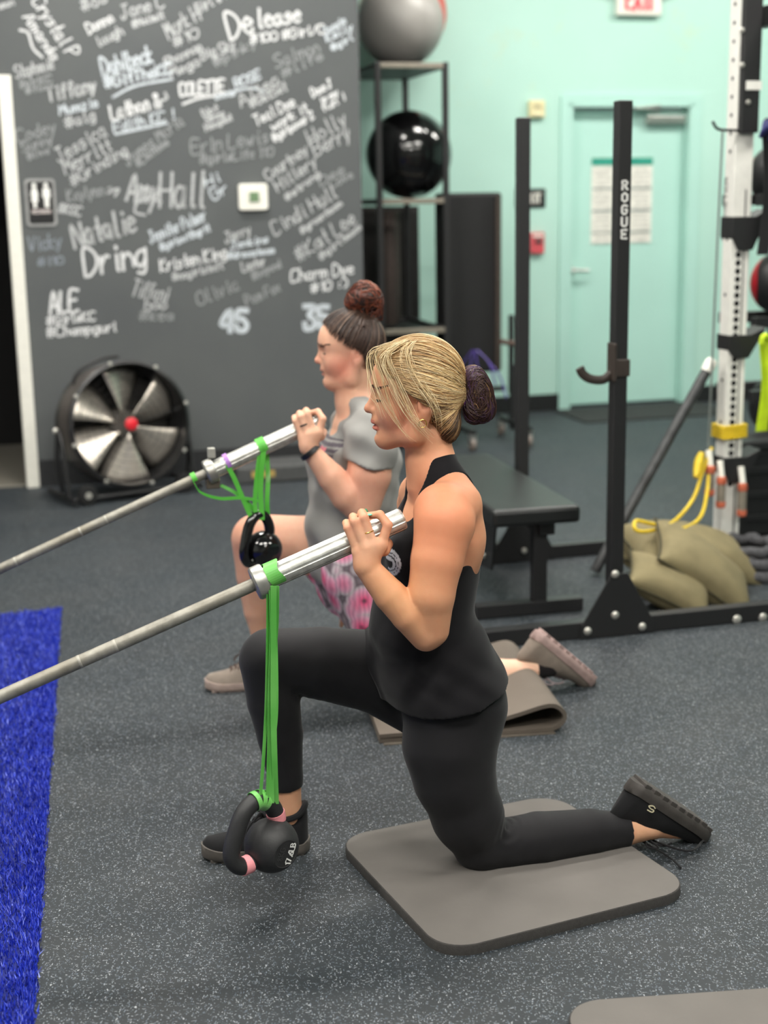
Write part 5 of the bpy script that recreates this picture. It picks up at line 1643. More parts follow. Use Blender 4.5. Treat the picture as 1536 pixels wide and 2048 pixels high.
dl.tube(spline([sp_(0.36, .03, .098), sp_(0.42, .06, .125), on_floor(1335, 1712, .012), on_floor(1362, 1736, .004)], 6), .0026, 6)
dl.tube(spline([sp_(0.36, .03, .098), sp_(0.5, .055, .115), on_floor(1372, 1702, .03), on_floor(1408, 1680, .01)], 6), .0026, 6)
dl.build('loose_lace', M_SHU, so_, smooth=True)
# nails, brow, lashes, earring
def nail(Pq, dirv, upn, r, col, name='fingernail'):
    ax = frame_from(dirv, upn)
    MB().ball(Pq, r, 10, 6, (ax[0], ax[1], ax[2]), (0.8, 0.35, 1.25)).build(name, mat(col[0], col[1], 0.15, bump=0), w1, smooth=True)
nail(P(736, 1030, .148), P(735, 1031, .14) - P(757, 1029, .16), UP, .0085, ('mint nail polish', '#6fd0ac'))
nail(P(731, 1026, .10), UP, L1, .008, ('green nail polish', '#4f9a72'))
nail(P(697, 1047, .118), UP, L1, .006, ('violet nail polish', '#4438c8'))
rq = FING[1][0] * .5 + FING[1][1] * .5
rx_, ry_, _ = frame_from(FING[1][1] - FING[1][0])
MB().tube([rq + P1.r(WR, 10.4) * (math.cos(a) * rx_ + math.sin(a) * ry_) for a in np.linspace(0, 6.28, 24)[:-1]], .0012, 6, True).build('ring', mat('gold', '#d8b45a', 0.2, 1.0), w1, smooth=True)
eo = M1(842, 836) + H1.L * R1(72)
MB().tube([eo + .0085 * (math.cos(a) * H1.F + math.sin(a) * UP) for a in np.linspace(0, 6.28, 20)[:-1]], .0011, 6, True).build('earring', mat('gold', '#d8b45a', 0.2, 1.0), w1, smooth=True)
br = []
rs_ = np.random.default_rng(5)
for sg in (1, -1):
    for i in range(60):
        t = i / 59
        p, n_ = snap(F1, M1(747 + 30 * t, 769 - 3 * math.sin(3 * t)) + H1.L * sg * R1(12 + 34 * t) + UP * rs_.normal(0, .0012))
        q, _ = snap(F1, p - AX1[0] * .006 + AX1[1] * sg * .005 + UP * .0015)
        br.append([p - n_ * .0002, (p + q) / 2 + n_ * .0005, q - n_ * .0002])
strands('eyebrow', br, [.0009] * len(br), [np.array(lin('#513a2a'))] * len(br), w1, 4, False)
ls = []
for sg in (1, -1):
    ec = M1(769, 789) + H1.L * sg * R1(30)
    pts = []
    for a in np.linspace(-0.5, 1.15, 12):
        d = math.cos(a) * AX1[0] * R1(13) + math.sin(a) * AX1[1] * sg * R1(14.5) - AX1[2] * R1(5)
        p, n_ = snap(F1, ec + d)
        pts.append(p + n_ * .0002)
        ls.append([p, p + n_ * .004 - UP * .002, p + n_ * .008 - UP * .002])
    ls.append(pts)
strands('eyelashes', ls, [.0008] * 12 + [.0019] + [.0008] * 12 + [.0019], [np.array(lin('#2a1d16'))] * len(ls), w1, 4, False)
# hair: scalp shell, combed strands, wisps, bun
HC = M1(836, 763); HR = np.array([R1(94), R1(79), R1(91)])
knot = M1(924, 790)
def hair_fn(hl):
    """hl: list of planes (point, normal outward) - kept region is the union of half spaces"""
    def fn(X, Y, Z):
        k0 = 0.0; k1 = 0.0
        for q, r in zip(AX1, HR):
            d = (X - HC[0]) * q[0] + (Y - HC[1]) * q[1] + (Z - HC[2]) * q[2]
            k0 = k0 + (d / r) ** 2; k1 = k1 + (d / (r * r)) ** 2
        k0 = np.sqrt(k0); k1 = np.sqrt(k1)
        e = k0 * (k0 - 1) / np.maximum(k1, 1e-6)
        m = None
        for p, n in hl:
            d = (X - p[0]) * n[0] + (Y - p[1]) * n[1] + (Z - p[2]) * n[2]
            m = d if m is None else np.minimum(m, d)
        return np.maximum(e, m)
    return fn
def nrm_px(M, a, b, sgn=1):
    d = M(*b) - M(*a); n = np.cross(d, H1.L) * sgn
    return n / np.linalg.norm(n)
FH = Field([(-0.10, 0.27, 0.0025)], [(2.95, 3.30, 0.0025)], [(0.98, 1.32, 0.0025)])
n1 = nrm_px(M1, (746, 722), (842, 792)); n1 = n1 if n1[2] < 0 else -n1
n2 = -H1.F * -1.0
FH.put(HC - .12, HC + .12, hair_fn([(M1(746, 724), n1), (M1(858, 800), H1.F * .96 - UP * .28)]), .0)
FH.ell(M1(888, 838), (R1(30), R1(50), R1(48)), AX1, .02)
FH.cap(M1(895, 790), M1(922, 790), R1(40), R1(16), .02)
FH.plane_cut(M1(850, 850), H1.F * .9 - UP * .45, M1(850, 870) - .14, M1(850, 870) + .14)
FH.plane_cut(M1(880, 884), -UP)
HCOL = {k_: np.array(lin(v)) for k_, v in dict(blond='#d8bb88', light='#ecd8ae', honey='#b48e60', root='#6b5137', dark='#43301f', purp='#4a3350', brown='#3e2b24').items()}
def haircol(V):
    t = np.clip((V - M1(835, 800)) @ UP / .05 + .5, 0, 1)[:, None]
    return HCOL['root'] * (1 - t) + HCOL['honey'] * t
sdf_object('hair', FH, M_HAIR, w1, haircol, 2)
hline = spline(np.array([[742, 716, 0.0], [746, 722, 28], [762, 736, 48], [792, 758, 62], [822, 776, 70], [846, 790, 74], [862, 822, 70], [872, 858, 58], [884, 876, 36], [890, 882, 0]]), 12)
rs_ = np.random.default_rng(11)
cur = []; col = []; rad_ = []
def tosph(P_):
    d = P_ - HC
    return np.array([d @ q / r for q, r in zip(AX1, HR)])
def fromsph(v):
    return HC + sum(q * r * c for q, r, c in zip(AX1, HR, v))
ksp = tosph(knot); ksp_n = ksp / np.linalg.norm(ksp)
N_ST = 3200
NP_ = 18
cv = np.zeros((N_ST, NP_, 3)); cc = np.zeros((N_ST, NP_, 3)); rad_ = np.zeros(N_ST)
for i in range(N_ST):
    t = rs_.random() ** 0.92
    sg = 1 if rs_.random() < 0.72 else -1
    h = hline[min(len(hline) - 1, int(t * (len(hline) - 1)))]
    back = rs_.random() ** 2 * 0.6
    p0 = M1(h[0] + rs_.normal(0, 4), h[1] + rs_.normal(0, 3)) + H1.L * sg * R1(h[2])
    a = tosph(p0); a /= np.linalg.norm(a)
    om = math.acos(np.clip(a @ ksp_n, -1, 1))
    kk = ksp_n + rs_.normal(0, .10, 3); kk /= np.linalg.norm(kk)
    wob = rs_.normal(0, .012)
    for j, u in enumerate(np.linspace(back, 1, NP_)):
        if t > .64:
            q = p0 * (1 - u) + knot * u + (H1.L * sg * .012 + AX1[0] * -.004) * math.sin(math.pi * u)
        else:
            v = (math.sin((1 - u) * om) * a + math.sin(u * om) * kk) / max(math.sin(om), 1e-4)
            v = v / np.linalg.norm(v) * (1.0 + .012 * math.sin(math.pi * u) + wob * math.sin(2 * math.pi * u))
            q = fromsph(v)
        cv[i, j] = q
    dk = rs_.random()
    if t > .78: c = HCOL['dark'] if dk < .50 else (HCOL['root'] if dk < .75 else HCOL['honey'])
    elif t > .38: c = HCOL['root'] if dk < .26 else (HCOL['honey'] if dk < .50 else HCOL['blond'])
    else: c = HCOL['root'] if dk < .07 else (HCOL['honey'] if dk < .30 else (HCOL['blond'] if dk < .75 else HCOL['light']))
    c = c * rs_.uniform(.8, 1.15)
    grad = np.clip(np.linspace(-.1 + back * 2, 2.2, NP_), 0, 1)[:, None] if t < .35 else np.ones((NP_, 1))
    cc[i] = HCOL['honey'] * .75 * (1 - grad) + c * grad
    rad_[i] = rs_.uniform(.00045, .00095)
sv, nn_, dd_ = snap_many(FH, cv.reshape(-1, 3), 5)
off = np.repeat(rs_.random(N_ST) ** 1.5 * .0045, NP_)
cv = (sv + nn_ * (off + .0002)[:, None]).reshape(N_ST, NP_, 3)
strands('combed_strands', cv, rad_, cc, w1, 4)
# loose wisps framing the face (pixels, with distance from the middle plane)
wis = []; wr_ = []
for base, cnt in (([(806, 680, 26), (766, 690, 34), (741, 708, 36), (742, 745, 46), (752, 778, 54), (768, 815, 60), (784, 852, 60)], 6), ([(812, 679, 28), (776, 688, 38), (752, 706, 44), (764, 748, 58), (778, 792, 66), (802, 840, 70), (832, 872, 70)], 9),
             ([(820, 678, 30), (790, 688, 44), (774, 708, 56), (790, 745, 66), (808, 787, 76), (830, 832, 80), (852, 874, 74)], 14), ([(808, 680, 26), (768, 690, 34), (744, 706, 36), (754, 760, 54), (774, 802, 66), (808, 848, 70), (848, 880, 70)], 7),
             ([(826, 678, 32), (806, 694, 54), (806, 726, 70), (824, 760, 78), (852, 785, 88), (869, 815, 88), (877, 860, 78)], 16), ([(832, 678, 34), (816, 694, 56), (820, 724, 74), (838, 756, 82), (859, 784, 90), (873, 820, 88), (873, 868, 76)], 16),
             ([(800, 681, 22), (758, 692, 28), (734, 710, 28), (735, 735, 36), (743, 770, 46), (756, 800, 52), (772, 834, 58)], 4), ([(816, 679, 30), (784, 692, 44), (766, 718, 56), (784, 762, 66), (814, 814, 76), (848, 852, 76), (878, 882, 66)], 14)):
    for j in range(cnt):
        k_ = len(base)
        o = rs_.normal(0, 1, (k_, 3)) * np.array([1.4, 2.0, 1.5]) + rs_.normal(0, 1, 3) * np.array([5, 3, 3]) * np.linspace(.5, 1.3, k_)[:, None]
        b_ = np.array(base, float) + o
        pp = spline([M1(x, y) + H1.L * R1(s) for x, y, s in b_], 6)
        pp = pp[:int(len(pp) * rs_.uniform(.72, 1))]
        sv, nn_, d0 = snap_many(F1, pp, 4)
        d1 = ((pp - sv) * nn_).sum(1)
        low = d1 < .0028
        pp[low] = sv[low] + nn_[low] * .0028
        wis.append(pp); wr_.append(rs_.uniform(.00032, .00065))
wc = [HCOL['light'] * rs_.uniform(.75, 1.1) if rs_.random() < .65 else HCOL['blond'] * rs_.uniform(.7, 1) for _ in wis]
strands('loose_wisps', wis, wr_, wc, w1, 4)
bc = M1(957, 790)
FB = Field([(0.08, 0.28, 0.0025)], [(2.95, 3.30, 0.0025)], [(1.00, 1.30, 0.0025)])
BR_ = (R1(27), R1(40), R1(50))
FB.ell(bc, BR_, AX1, 0); FB.ell(M1(944, 756), (R1(20), R1(30), R1(22)), AX1, .012); FB.ell(M1(946, 822), (R1(18), R1(30), R1(24)), AX1, .015); FB.ell(M1(968, 815), (R1(20), R1(28), R1(26)), AX1, .012)
def buncol(V):
    w = np.clip(gauss(V, M1(945, 745), .035) + gauss(V, M1(975, 830), .02) * .4, 0, 1)[:, None]
    return HCOL['brown'] * (1 - w) + HCOL['purp'] * w
bun = sdf_object('hair_bun', FB, M_HAIR, w1, buncol, 1)
NB = 750
bv = np.zeros((NB, 14, 3)); bcol = []
for i in range(NB):
    ax = AX1[1] + rs_.normal(0, .22, 3); ax /= np.linalg.norm(ax)
    x, y, _ = frame_from(ax, UP)
    ph = rs_.random() * 6.28; ln = rs_.uniform(.8, 2.4); lt = rs_.uniform(-1.25, 1.25)
    cen = bc + AX1[0] * rs_.normal(0, .006) + UP * rs_.normal(0, .012)
    for j, u in enumerate(np.linspace(0, ln, 14)):
        v = math.cos(lt + .25 * u) * (math.cos(ph + u) * x + math.sin(ph + u) * y) + math.sin(lt + .25 * u) * ax
        bv[i, j] = cen + (AX1[0] * (v @ AX1[0]) * BR_[0] + AX1[1] * (v @ AX1[1]) * BR_[1] + AX1[2] * (v @ AX1[2]) * BR_[2])
    hi_ = np.clip(gauss(bv[i, :1], M1(944, 750), .03)[0] * 1.2, 0, 1)
    bcol.append((HCOL['purp'] if rs_.random() < .12 + .6 * hi_ else (HCOL['honey'] * .6 if rs_.random() < .05 else HCOL['brown'])) * rs_.uniform(.8, 1.7))
sv, nn_, _ = snap_many(FB, bv.reshape(-1, 3), 5)
bs = (sv + nn_ * (np.repeat(rs_.random(NB) ** 1.5, 14) * .005)[:, None]).reshape(NB, 14, 3)
strands('bun_strands', bs, [rs_.uniform(.0004, .0008) for _ in bs], bcol, w1, 4)
MB().tube([knot + R1(16) * (math.cos(a) * AX1[1] * 1.2 + math.sin(a) * AX1[2] * 1.5) + AX1[0] * -.002 for a in np.linspace(0, 6.28, 24)[:-1]], .004, 8, True).build('hair_tie', mat('purple elastic', '#6d3f86', 0.6), w1, smooth=True)
# ================================================================== woman behind
P2 = Person((0.0, 4.348, 0.0), 15.0)
J2, Q2, L2 = P2.J, P2.P, P2.L
H2 = Person(Q2(700, 700, 0.0), 3.0)
K2 = 0.71
hm = lambda x, y: (628 + (x - 727) * K2 + (y - 818) * .07, 722 + (y - 818) * K2)
F2 = Field([(-0.62, -0.36, 0.0065), (-0.36, 0.07, 0.0034), (0.07, 0.86, 0.0065)], [(3.86, 4.78, 0.0046)], [(0.0, 0.84, 0.0065), (0.84, 1.40, 0.0034)])
def lat2(pp, hw): return (pp[0], pp[1], pp[1] / hw)
TOR2 = [lat2(J2(716, 828, 0, 38), .08), lat2(J2(722, 862, 0, 56), .15), lat2(J2(716, 920, 0, 74), .165), lat2(J2(706, 985, 0, 78), .16), lat2(J2(700, 1050, 0, 78), .16), lat2(J2(706, 1110, 0, 80), .17), lat2(J2(716, 1155, 0, 78), .175)]
F2.chain(TOR2, .02, .008, L2)
for s in (1, -1):
    F2.ell(Q2(662, 925, 0) + L2 * s * .07, (.05, .06, .06), (P2.F, L2, UP), .03)
    F2.cap(Q2(712, 800, 0) + L2 * s * .02, Q2(730, 848, 0) + L2 * s * .12, .045, .05, .03)
F2.chain([J2(704, 755, 0, 39), J2(708, 800, 0, 37), J2(716, 835, 0, 40)], .02, .01)
ARM2 = [J2(742, 872, .15, 46), J2(742, 890, .175, 45), J2(738, 950, .195, 44), J2(728, 1015, .20, 32)]
F2.chain(ARM2, .025, .008)
F2.chain([J2(722, 1020, .20, 30), J2(694, 990, .197, 33), J2(664, 955, .19, 28), J2(626, 908, .175, 19)], .012, .006)
fa2 = Q2(735, 880, 0)
ARM2F = [(fa2 - L2 * .15, .065), (fa2 - L2 * .18 - UP * .04, .062), (fa2 - L2 * .22 - UP * .27, .045)]
F2.chain(ARM2F + [(fa2 - L2 * .22 - UP * .40 - P2.F * .02, .036), (fa2 - L2 * .21 - UP * .50, .024), (fa2 - L2 * .20 - UP * .58 + P2.F * .01, .028)], .02, .008)
for i in range(4):
    a = fa2 - L2 * .205 - UP * .585 + P2.F * (.04 - .02 * i)
    F2.cap(a, a - UP * .07 + P2.F * .01, .009, .0075, .004)
h2 = lambda x, y: (622 + (x - 740) * .70, 851 + (y - 1069) * .70)
def pp2(x, y, s): return Q2(*h2(x, y), s)
WR2 = pp2(731, 1128, .175)
MC2 = [pp2(762, 1090, .176), pp2(746, 1092, .18), pp2(731, 1097, .178), pp2(716, 1104, .170)]
for m_, r_ in zip(MC2, (16, 16, 15, 14)):
    F2.cap(WR2, m_, P2.r(WR2, 14.5), P2.r(m_, r_ * .72), .012)
F2.cap(pp2(736, 1112, .165), pp2(745, 1098, .16), P2.r(WR2, 16), P2.r(WR2, 15), .012)
FG2 = [[MC2[0], pp2(774, 1050, .176), pp2(760, 1029, .155), pp2(740, 1033, .135)], [MC2[1], pp2(730, 1036, .168), pp2(726, 1026, .125), pp2(735, 1046, .092)],
       [MC2[2], pp2(710, 1044, .166), pp2(707, 1034, .125), pp2(715, 1054, .092)], [MC2[3], pp2(695, 1056, .160), pp2(692, 1046, .125), pp2(700, 1064, .094)]]
for fg, r0 in zip(FG2, (7.2, 7.3, 7.0, 6.2)):
    rr_ = [P2.r(WR2, r0 * q) for q in (1.15, 1.0, 0.92, 0.8)]
    for i in range(3): F2.cap(fg[i], fg[i + 1], rr_[i], rr_[i + 1], .004 if i else .006)
TB2 = [pp2(768, 1100, .160), pp2(775, 1088, .120), pp2(757, 1066, .088), pp2(735, 1036, .096)]
for i in range(3): F2.cap(TB2[i], TB2[i + 1], P2.r(WR2, (9.5, 8, 7.4)[i]), P2.r(WR2, (8, 7.4, 6)[i]), .008 if i == 0 else .003)
LF2 = [J2(726, 1135, -.10, 66), J2(620, 1090, -.13, 58), J2(512, 1074, -.16, 46)]
SF2 = [J2(508, 1080, -.16, 45), J2(512, 1150, -.16, 39), J2(520, 1220, -.16, 32), J2(531, 1290, -.16, 22), J2(537, 1342, -.16, 18)]
LN2 = [J2(722, 1150, .10, 66), J2(772, 1245, .14, 56), J2(858, 1378, .165, 42)]
CN2 = [J2(862, 1378, .165, 40), J2(925, 1362, .165, 37), J2(1000, 1347, .165, 29), J2(1068, 1338, .165, 20), J2(1108, 1330, .165, 17)]
for c_ in (LF2, LN2): F2.chain(c_, .02, .008)
for c_ in (SF2, CN2): F2.chain(c_, .012, .006)
S2H, S2T = on_floor(566, 1366), on_floor(418, 1380)
F2.cap(Q2(537, 1342, -.16), Q2(470, 1372, -.16), .03, .024, .012)
F2.cap(Q2(1100, 1330, .165), Q2(1150, 1345, .165), .028, .02, .012)
M2, R2, AX2 = head(F2, H2, None, hm, K2, 1.13)
F2.ell(M2(790, 872), (R2(36), R2(40), R2(22)), AX2, .02)
S2K = {k_: np.array(lin(v)) for k_, v in dict(base='#dcaf95', pink='#d98f7c', lip='#b4655c', pale='#ecc7ae', flush='#d07868').items()}
def skin2(V):
    C = np.tile(S2K['base'], (len(V), 1))
    def mixin(w, c):
        nonlocal C
        w = np.clip(w, 0, 1)[:, None]; C = C * (1 - w) + c * w
    mixin(.8 * gauss(V, M2(800, 830) + H2.L * R2(48), .04), S2K['flush'])
    mixin(.7 * gauss(V, M2(738, 818), .016), S2K['pink']); mixin(.6 * gauss(V, M2(846, 800) + H2.L * .08, .03), S2K['pink'])
    mixin(.5 * gauss(V, Q2(735, 960, .2), .1), S2K['pink']); mixin(.5 * gauss(V, Q2(510, 1080, -.16), .1), S2K['pink'])
    mixin(.9 * gauss(V, Q2(1010, 1345, .165), .16), S2K['pale'])
    d = V - M2(748, 848)
    w = ((np.abs(d @ AX2[1]) < R2(20)) & (np.abs(d @ AX2[2]) < R2(9)) & (d @ AX2[0] > -R2(9)))
    mixin(.6 * w, S2K['lip'])
    return C
w2 = thing('person', Q2(800, 1380, 0) * [1, 1, 0], 'kneeling person in grey t-shirt and pink floral shorts with a red-brown top bun', 'person')
sdf_object('body', F2, M_SKIN, w2, skin2, 2)
# grey t-shirt
M_TEE = fabric_material('heather grey jersey', True, '#8d8c8a', 0.9, 420, 0.2, 0.2)
FS = Field([(-0.36, 0.22, 0.005)], [(3.92, 4.70, 0.005)], [(0.36, 1.18, 0.005)])
TS = [lat2((p[0], p[1] + .008), p[1] / p[2] + .01) for p in TOR2[:2]] + [lat2((p[0], p[1] + .014), p[1] / p[2] + .014) for p in TOR2[2:]] + [lat2((Q2(722, 1195, 0), TOR2[-1][1] + .014), .19)]
FS.chain(TS, .02, .01, L2)
for s in (1, -1):
    FS.ell(Q2(662, 925, 0) + L2 * s * .07, (.064, .07, .07), (P2.F, L2, UP), .03)
    FS.cap(Q2(712, 800, 0) + L2 * s * .02, Q2(730, 848, 0) + L2 * s * .12, .050, .058, .03)
FSL = Field(FS.x, FS.y, FS.z)
FSL.chain([(p[0], p[1] + .012) for p in ARM2[:3]], .02, .008)
FSL.plane_cut(Q2(740, 930, .195), -UP * .96 + P2.F * .25)
FSR = [(p[0], p[1] + .01) for p in ARM2F]
FSL.chain(FSR[:2] + [((FSR[1][0] + FSR[2][0]) / 2, .062)], .02, .008)
FS.a = Field.smin(FS.a, FSL.a, .012); del FSL
FS.ell(Q2(690, 800, 0), (.075, .075, .075), (P2.F, L2, UP), .006, 'sub')
FS.ell(Q2(672, 838, 0), (.06, .045, .05), (P2.F, L2, UP), .006, 'sub')
FS.plane_cut(Q2(716, 1152, 0), -UP)
def folds2(V):
    d = V - Q2(700, 1000, .1)
    h, a, l = d @ UP, d @ P2.F, d @ L2
    return .0038 * np.sin(40 * h + 34 * a + 12 * l + 1.5 * np.sin(25 * l)) + .0035 * np.sin(70 * h - 45 * a + 2) * np.clip(.4 + h * 3, 0, 1)
FS.displace(folds2)
PR = Q2(662, 902, .085)
def teecol(V):
    C = np.tile(np.array(lin('#8b8a87')), (len(V), 1))
    d = V - PR
    h, l, a = d @ UP, d @ L2, d @ P2.F
    blk = (np.abs(h) < .034) & (l < .035) & (l > -.12) & (a > -.05)
    C[blk & (np.sin(h * 420) > -.4)] = np.array(lin('#4d4550'))
    C[(np.abs(h + .004) < .014) & (l < -.002) & (l > -.06) & (a > -.02)] = np.array(lin('#d4707a'))
    return C
sdf_object('t_shirt', FS, M_TEE, w2, teecol, 2)
# floral shorts
k = NT('floral print fabric')
v = k.n('ShaderNodeTexVoronoi', feature='F1'); v.inputs['Scale'].default_value = 14
k.l(k.pos(), v.inputs['Vector'])
wv = k.n('ShaderNodeTexWave'); wv.inputs['Scale'].default_value = 22; wv.inputs['Distortion'].default_value = 6
k.l(k.pos(), wv.inputs['Vector'])
petal = k.ramp(v.outputs['Distance'], [(0.0, lin('#2a2128')), (0.14, lin('#3a2a34')), (0.2, lin('#e35a86')), (0.5, lin('#d9a0b8')), (0.62, lin('#b9afb4')), (0.72, lin('#5b545a')), (1.0, lin('#9a9296'))])
k.base(k.mix(k.math('MULTIPLY', wv.outputs['Fac'], .35), petal, lin('#6b4a5c')))
k.set(Roughness=.8); k.bump(k.noise(60, 3), .5, .003)
FP = Field([(-0.36, 0.34, 0.0055)], [(3.92, 4.72, 0.0055)], [(0.25, 0.92, 0.0055)])
FP.chain([lat2((TOR2[-3][0], TOR2[-3][1] + .006), .168), lat2((TOR2[-2][0], TOR2[-2][1] + .008), .178), lat2((TOR2[-1][0], TOR2[-1][1] + .010), .185)], .02, .01, L2)
FP.cap(Q2(718, 1150, .10), Q2(760, 1222, .135), P2.r(Q2(720, 1150, .1), 74), P2.r(Q2(720, 1150, .1), 72), .02)
FP.cap(LF2[0][0], LF2[0][0] * .5 + LF2[1][0] * .5, LF2[0][1] + .012, LF2[1][1] + .02, .02)
def folds3(V):
    d = V - Q2(720, 1180, .1)
    return .006 * np.sin(75 * (d @ P2.F) + 20 * (d @ L2)) * np.clip(-(d @ UP) * 8 + .3, 0, 1)
FP.plane_cut(Q2(740, 1248, .16), Q2(772, 1245, .14) - Q2(722, 1150, .10), Q2(740, 1250, .16) - .15, Q2(740, 1250, .16) + .16)
FP.displace(folds3)
sdf_object('shorts', FP, k.m, w2, None, 1)
# shoes, sock, wristband, ring
M_TAU = fabric_material('taupe knit shoe', False, '#857a70', 0.85, 300, 0.25, 0.3)
M_TAUS = mat('pinkish sole', '#a08e86', 0.7, var=0.12)
shoe(w2, S2H, S2T, UP, np.linalg.norm(S2T - S2H) + .01, .095, M_TAU, M_TAUS, 'taupe running shoe flat on the floor', laces=mat('brown lace', '#5b4a44', 0.8))
hh, tt = Q2(1076, 1258, .165), Q2(1188, 1352, .165)
shoe(w2, hh, tt, Q2(1052, 1330, .165) - Q2(1098, 1272, .165), np.linalg.norm(tt - hh) * 1.05, .097, M_TAU, mat('dusty pink sole', '#9c8580', 0.7, var=0.15), 'taupe running shoe with its heel raised', collar=False, laces=mat('mauve lace', '#8d7f80', 0.8))
MB().tube([Q2(1058, 1340, .165), Q2(1075, 1337, .165), Q2(1095, 1332, .165), Q2(1112, 1328, .165)], [P2.r(WR2, 21.5), P2.r(WR2, 22.5), P2.r(WR2, 25), P2.r(WR2, 24)], 20).build('sock', fabric_material('black sock', False, '#191517', 0.9), w2, smooth=True)
wb0, wb1 = Q2(616, 900, .176), Q2(624, 911, .176)
wd_ = (wb1 - wb0) / np.linalg.norm(wb1 - wb0)
MB().lathe(wb0, Q2(650, 938, .187) - Q2(612, 893, .174), [(P2.r(WR2, 19.5), 0), (P2.r(WR2, 21.5), .002), (P2.r(WR2, 22.5), .014), (P2.r(WR2, 20.5), .016)], 24).build('wristband', mat('black silicone', '#141315', 0.4), w2, smooth=True)
rq = FG2[2][0] * .45 + FG2[2][1] * .55
fd = FG2[2][1] - FG2[2][0]; rx, ry, _ = frame_from(fd)
MB().tube([rq + P2.r(WR2, 7.9) * (math.cos(a) * rx + math.sin(a) * ry) for a in np.linspace(0, 6.28, 20)[:-1]], .0022, 6, True).build('ring', mat('dark ring', '#2a2c30', 0.3, 0.6), w2, smooth=True)
# face details
rs_ = np.random.default_rng(6)
br = []
for sg in (1, -1):
    for i in range(36):
        t = i / 35
        p, n_ = snap(F2, M2(748 + 30 * t, 768 - 3 * math.sin(3 * t)) + H2.L * sg * R2(10 + 36 * t) + UP * rs_.normal(0, .0014))
        q, _ = snap(F2, p - AX2[0] * .007 + AX2[1] * sg * .005)
        br.append([p + n_ * .0004, (p + q) / 2 + n_ * .0015, q + n_ * .0004])
strands('eyebrow', br, [.0011] * len(br), [np.array(lin('#3a2820'))] * len(br), w2, 4, False)
ls = []
for sg in (1, -1):
    ec = M2(769, 789) + H2.L * sg * R2(30); pts = []
    for a in np.linspace(-0.5, 1.2, 12):
        p, n_ = snap(F2, ec + math.cos(a) * AX2[0] * R2(13) + math.sin(a) * AX2[1] * sg * R2(14.5) - AX2[2] * R2(3))
        pts.append(p + n_ * .0004)
    ls.append(pts)
strands('eyelashes', ls, [.0018] * 2, [np.array(lin('#1d1512'))] * 2, w2, 4, False)
# hair pulled up into a top bun
HC2 = M2(836, 763); HR2 = np.array([R2(96), R2(80), R2(92)])
kn2 = H2.P(730, 622, 0)
FH2 = Field([(-0.30, 0.10, 0.0036)], [(4.10, 4.55, 0.0036)], [(1.0, 1.42, 0.0036)])
def ellip_cut(C, RR, AX, hl):
    def fn(X, Y, Z):
        k0 = 0.0; k1 = 0.0
        for q, r in zip(AX, RR):
            d = (X - C[0]) * q[0] + (Y - C[1]) * q[1] + (Z - C[2]) * q[2]
            k0 = k0 + (d / r) ** 2; k1 = k1 + (d / (r * r)) ** 2
        k0 = np.sqrt(k0); k1 = np.sqrt(k1)
        e = k0 * (k0 - 1) / np.maximum(k1, 1e-6); m = None
        for p, n in hl:
            d = (X - p[0]) * n[0] + (Y - p[1]) * n[1] + (Z - p[2]) * n[2]
            m = d if m is None else np.minimum(m, d)
        return np.maximum(e, m)
    return fn
d_ = H2.P(716, 692, 0) - H2.P(646, 640, 0); n1 = np.cross(d_, H2.L); n1 /= np.linalg.norm(n1); n1 = n1 if n1[2] < 0 else -n1
FH2.put(HC2 - .12, HC2 + .12, ellip_cut(HC2, HR2, AX2, [(H2.P(646, 642, 0), n1), (H2.P(724, 700, 0), H2.F * .97 - UP * .2)]), 0)
FH2.plane_cut(H2.P(740, 738, 0), -UP)
HD = {k_: np.array(lin(v)) for k_, v in dict(d='#2e211c', b='#46332a', r='#55291f', o='#7c3f28', l='#8a7262').items()}
sdf_object('hair', FH2, M_HAIR, w2, lambda V: np.tile(HD['d'], (len(V), 1)), 2)
hl2 = spline(np.array([[644, 640, 0.0], [648, 646, 24], [664, 664, 42], [688, 682, 52], [706, 690, 56], [726, 706, 56], [742, 726, 46], [752, 736, 0]]), 10)
cur, col, rad_ = [], [], []
def toS(Pq): 
    d = Pq - HC2; return np.array([d @ q / r for q, r in zip(AX2, HR2)])
kS = toS(kn2); kS /= np.linalg.norm(kS)
for i in range(420):
    t = rs_.random(); sg = 1 if rs_.random() < .75 else -1
    h = hl2[int(t * (len(hl2) - 1))]
    a = toS(H2.P(h[0] + rs_.normal(0, 3), h[1] + rs_.normal(0, 2), 0) + H2.L * sg * H2.r(HC2, h[2])); a /= np.linalg.norm(a)
    om = math.acos(np.clip(a @ kS, -1, 1)); lift = 1.0 + rs_.random() * .03; pts = []
    for u in np.linspace(0, 1, 12):
        v = (math.sin((1 - u) * om) * a + math.sin(u * om) * kS) / max(math.sin(om), 1e-4)
        v = v / np.linalg.norm(v) * lift
        pts.append(HC2 + sum(q * r * c for q, r, c in zip(AX2, HR2, v)))
    cur.append(pts); x = rs_.random()
    col.append((HD['l'] if x < .12 else HD['b'] if x < .6 else HD['d']) * rs_.uniform(.8, 1.2)); rad_.append(rs_.uniform(.001, .0022))
strands('combed_strands', cur, rad_, col, w2, 4)
b2 = H2.P(729, 594, 0)
FB2 = Field([(-0.2, 0.10, 0.0036)], [(4.15, 4.55, 0.0036)], [(1.22, 1.42, 0.0036)])
r2_ = H2.r(b2, 1)
FB2.ell(b2, (34 * r2_, 36 * r2_, 27 * r2_), (H2.F, H2.L, UP), 0); FB2.ell(H2.P(708, 604, 0), (18 * r2_, 24 * r2_, 16 * r2_), (H2.F, H2.L, UP), .01); FB2.ell(H2.P(748, 606, 0), (18 * r2_, 26 * r2_, 19 * r2_), (H2.F, H2.L, UP), .01); FB2.ell(H2.P(728, 576, 0), (20 * r2_, 24 * r2_, 14 * r2_), (H2.F, H2.L, UP), .01)
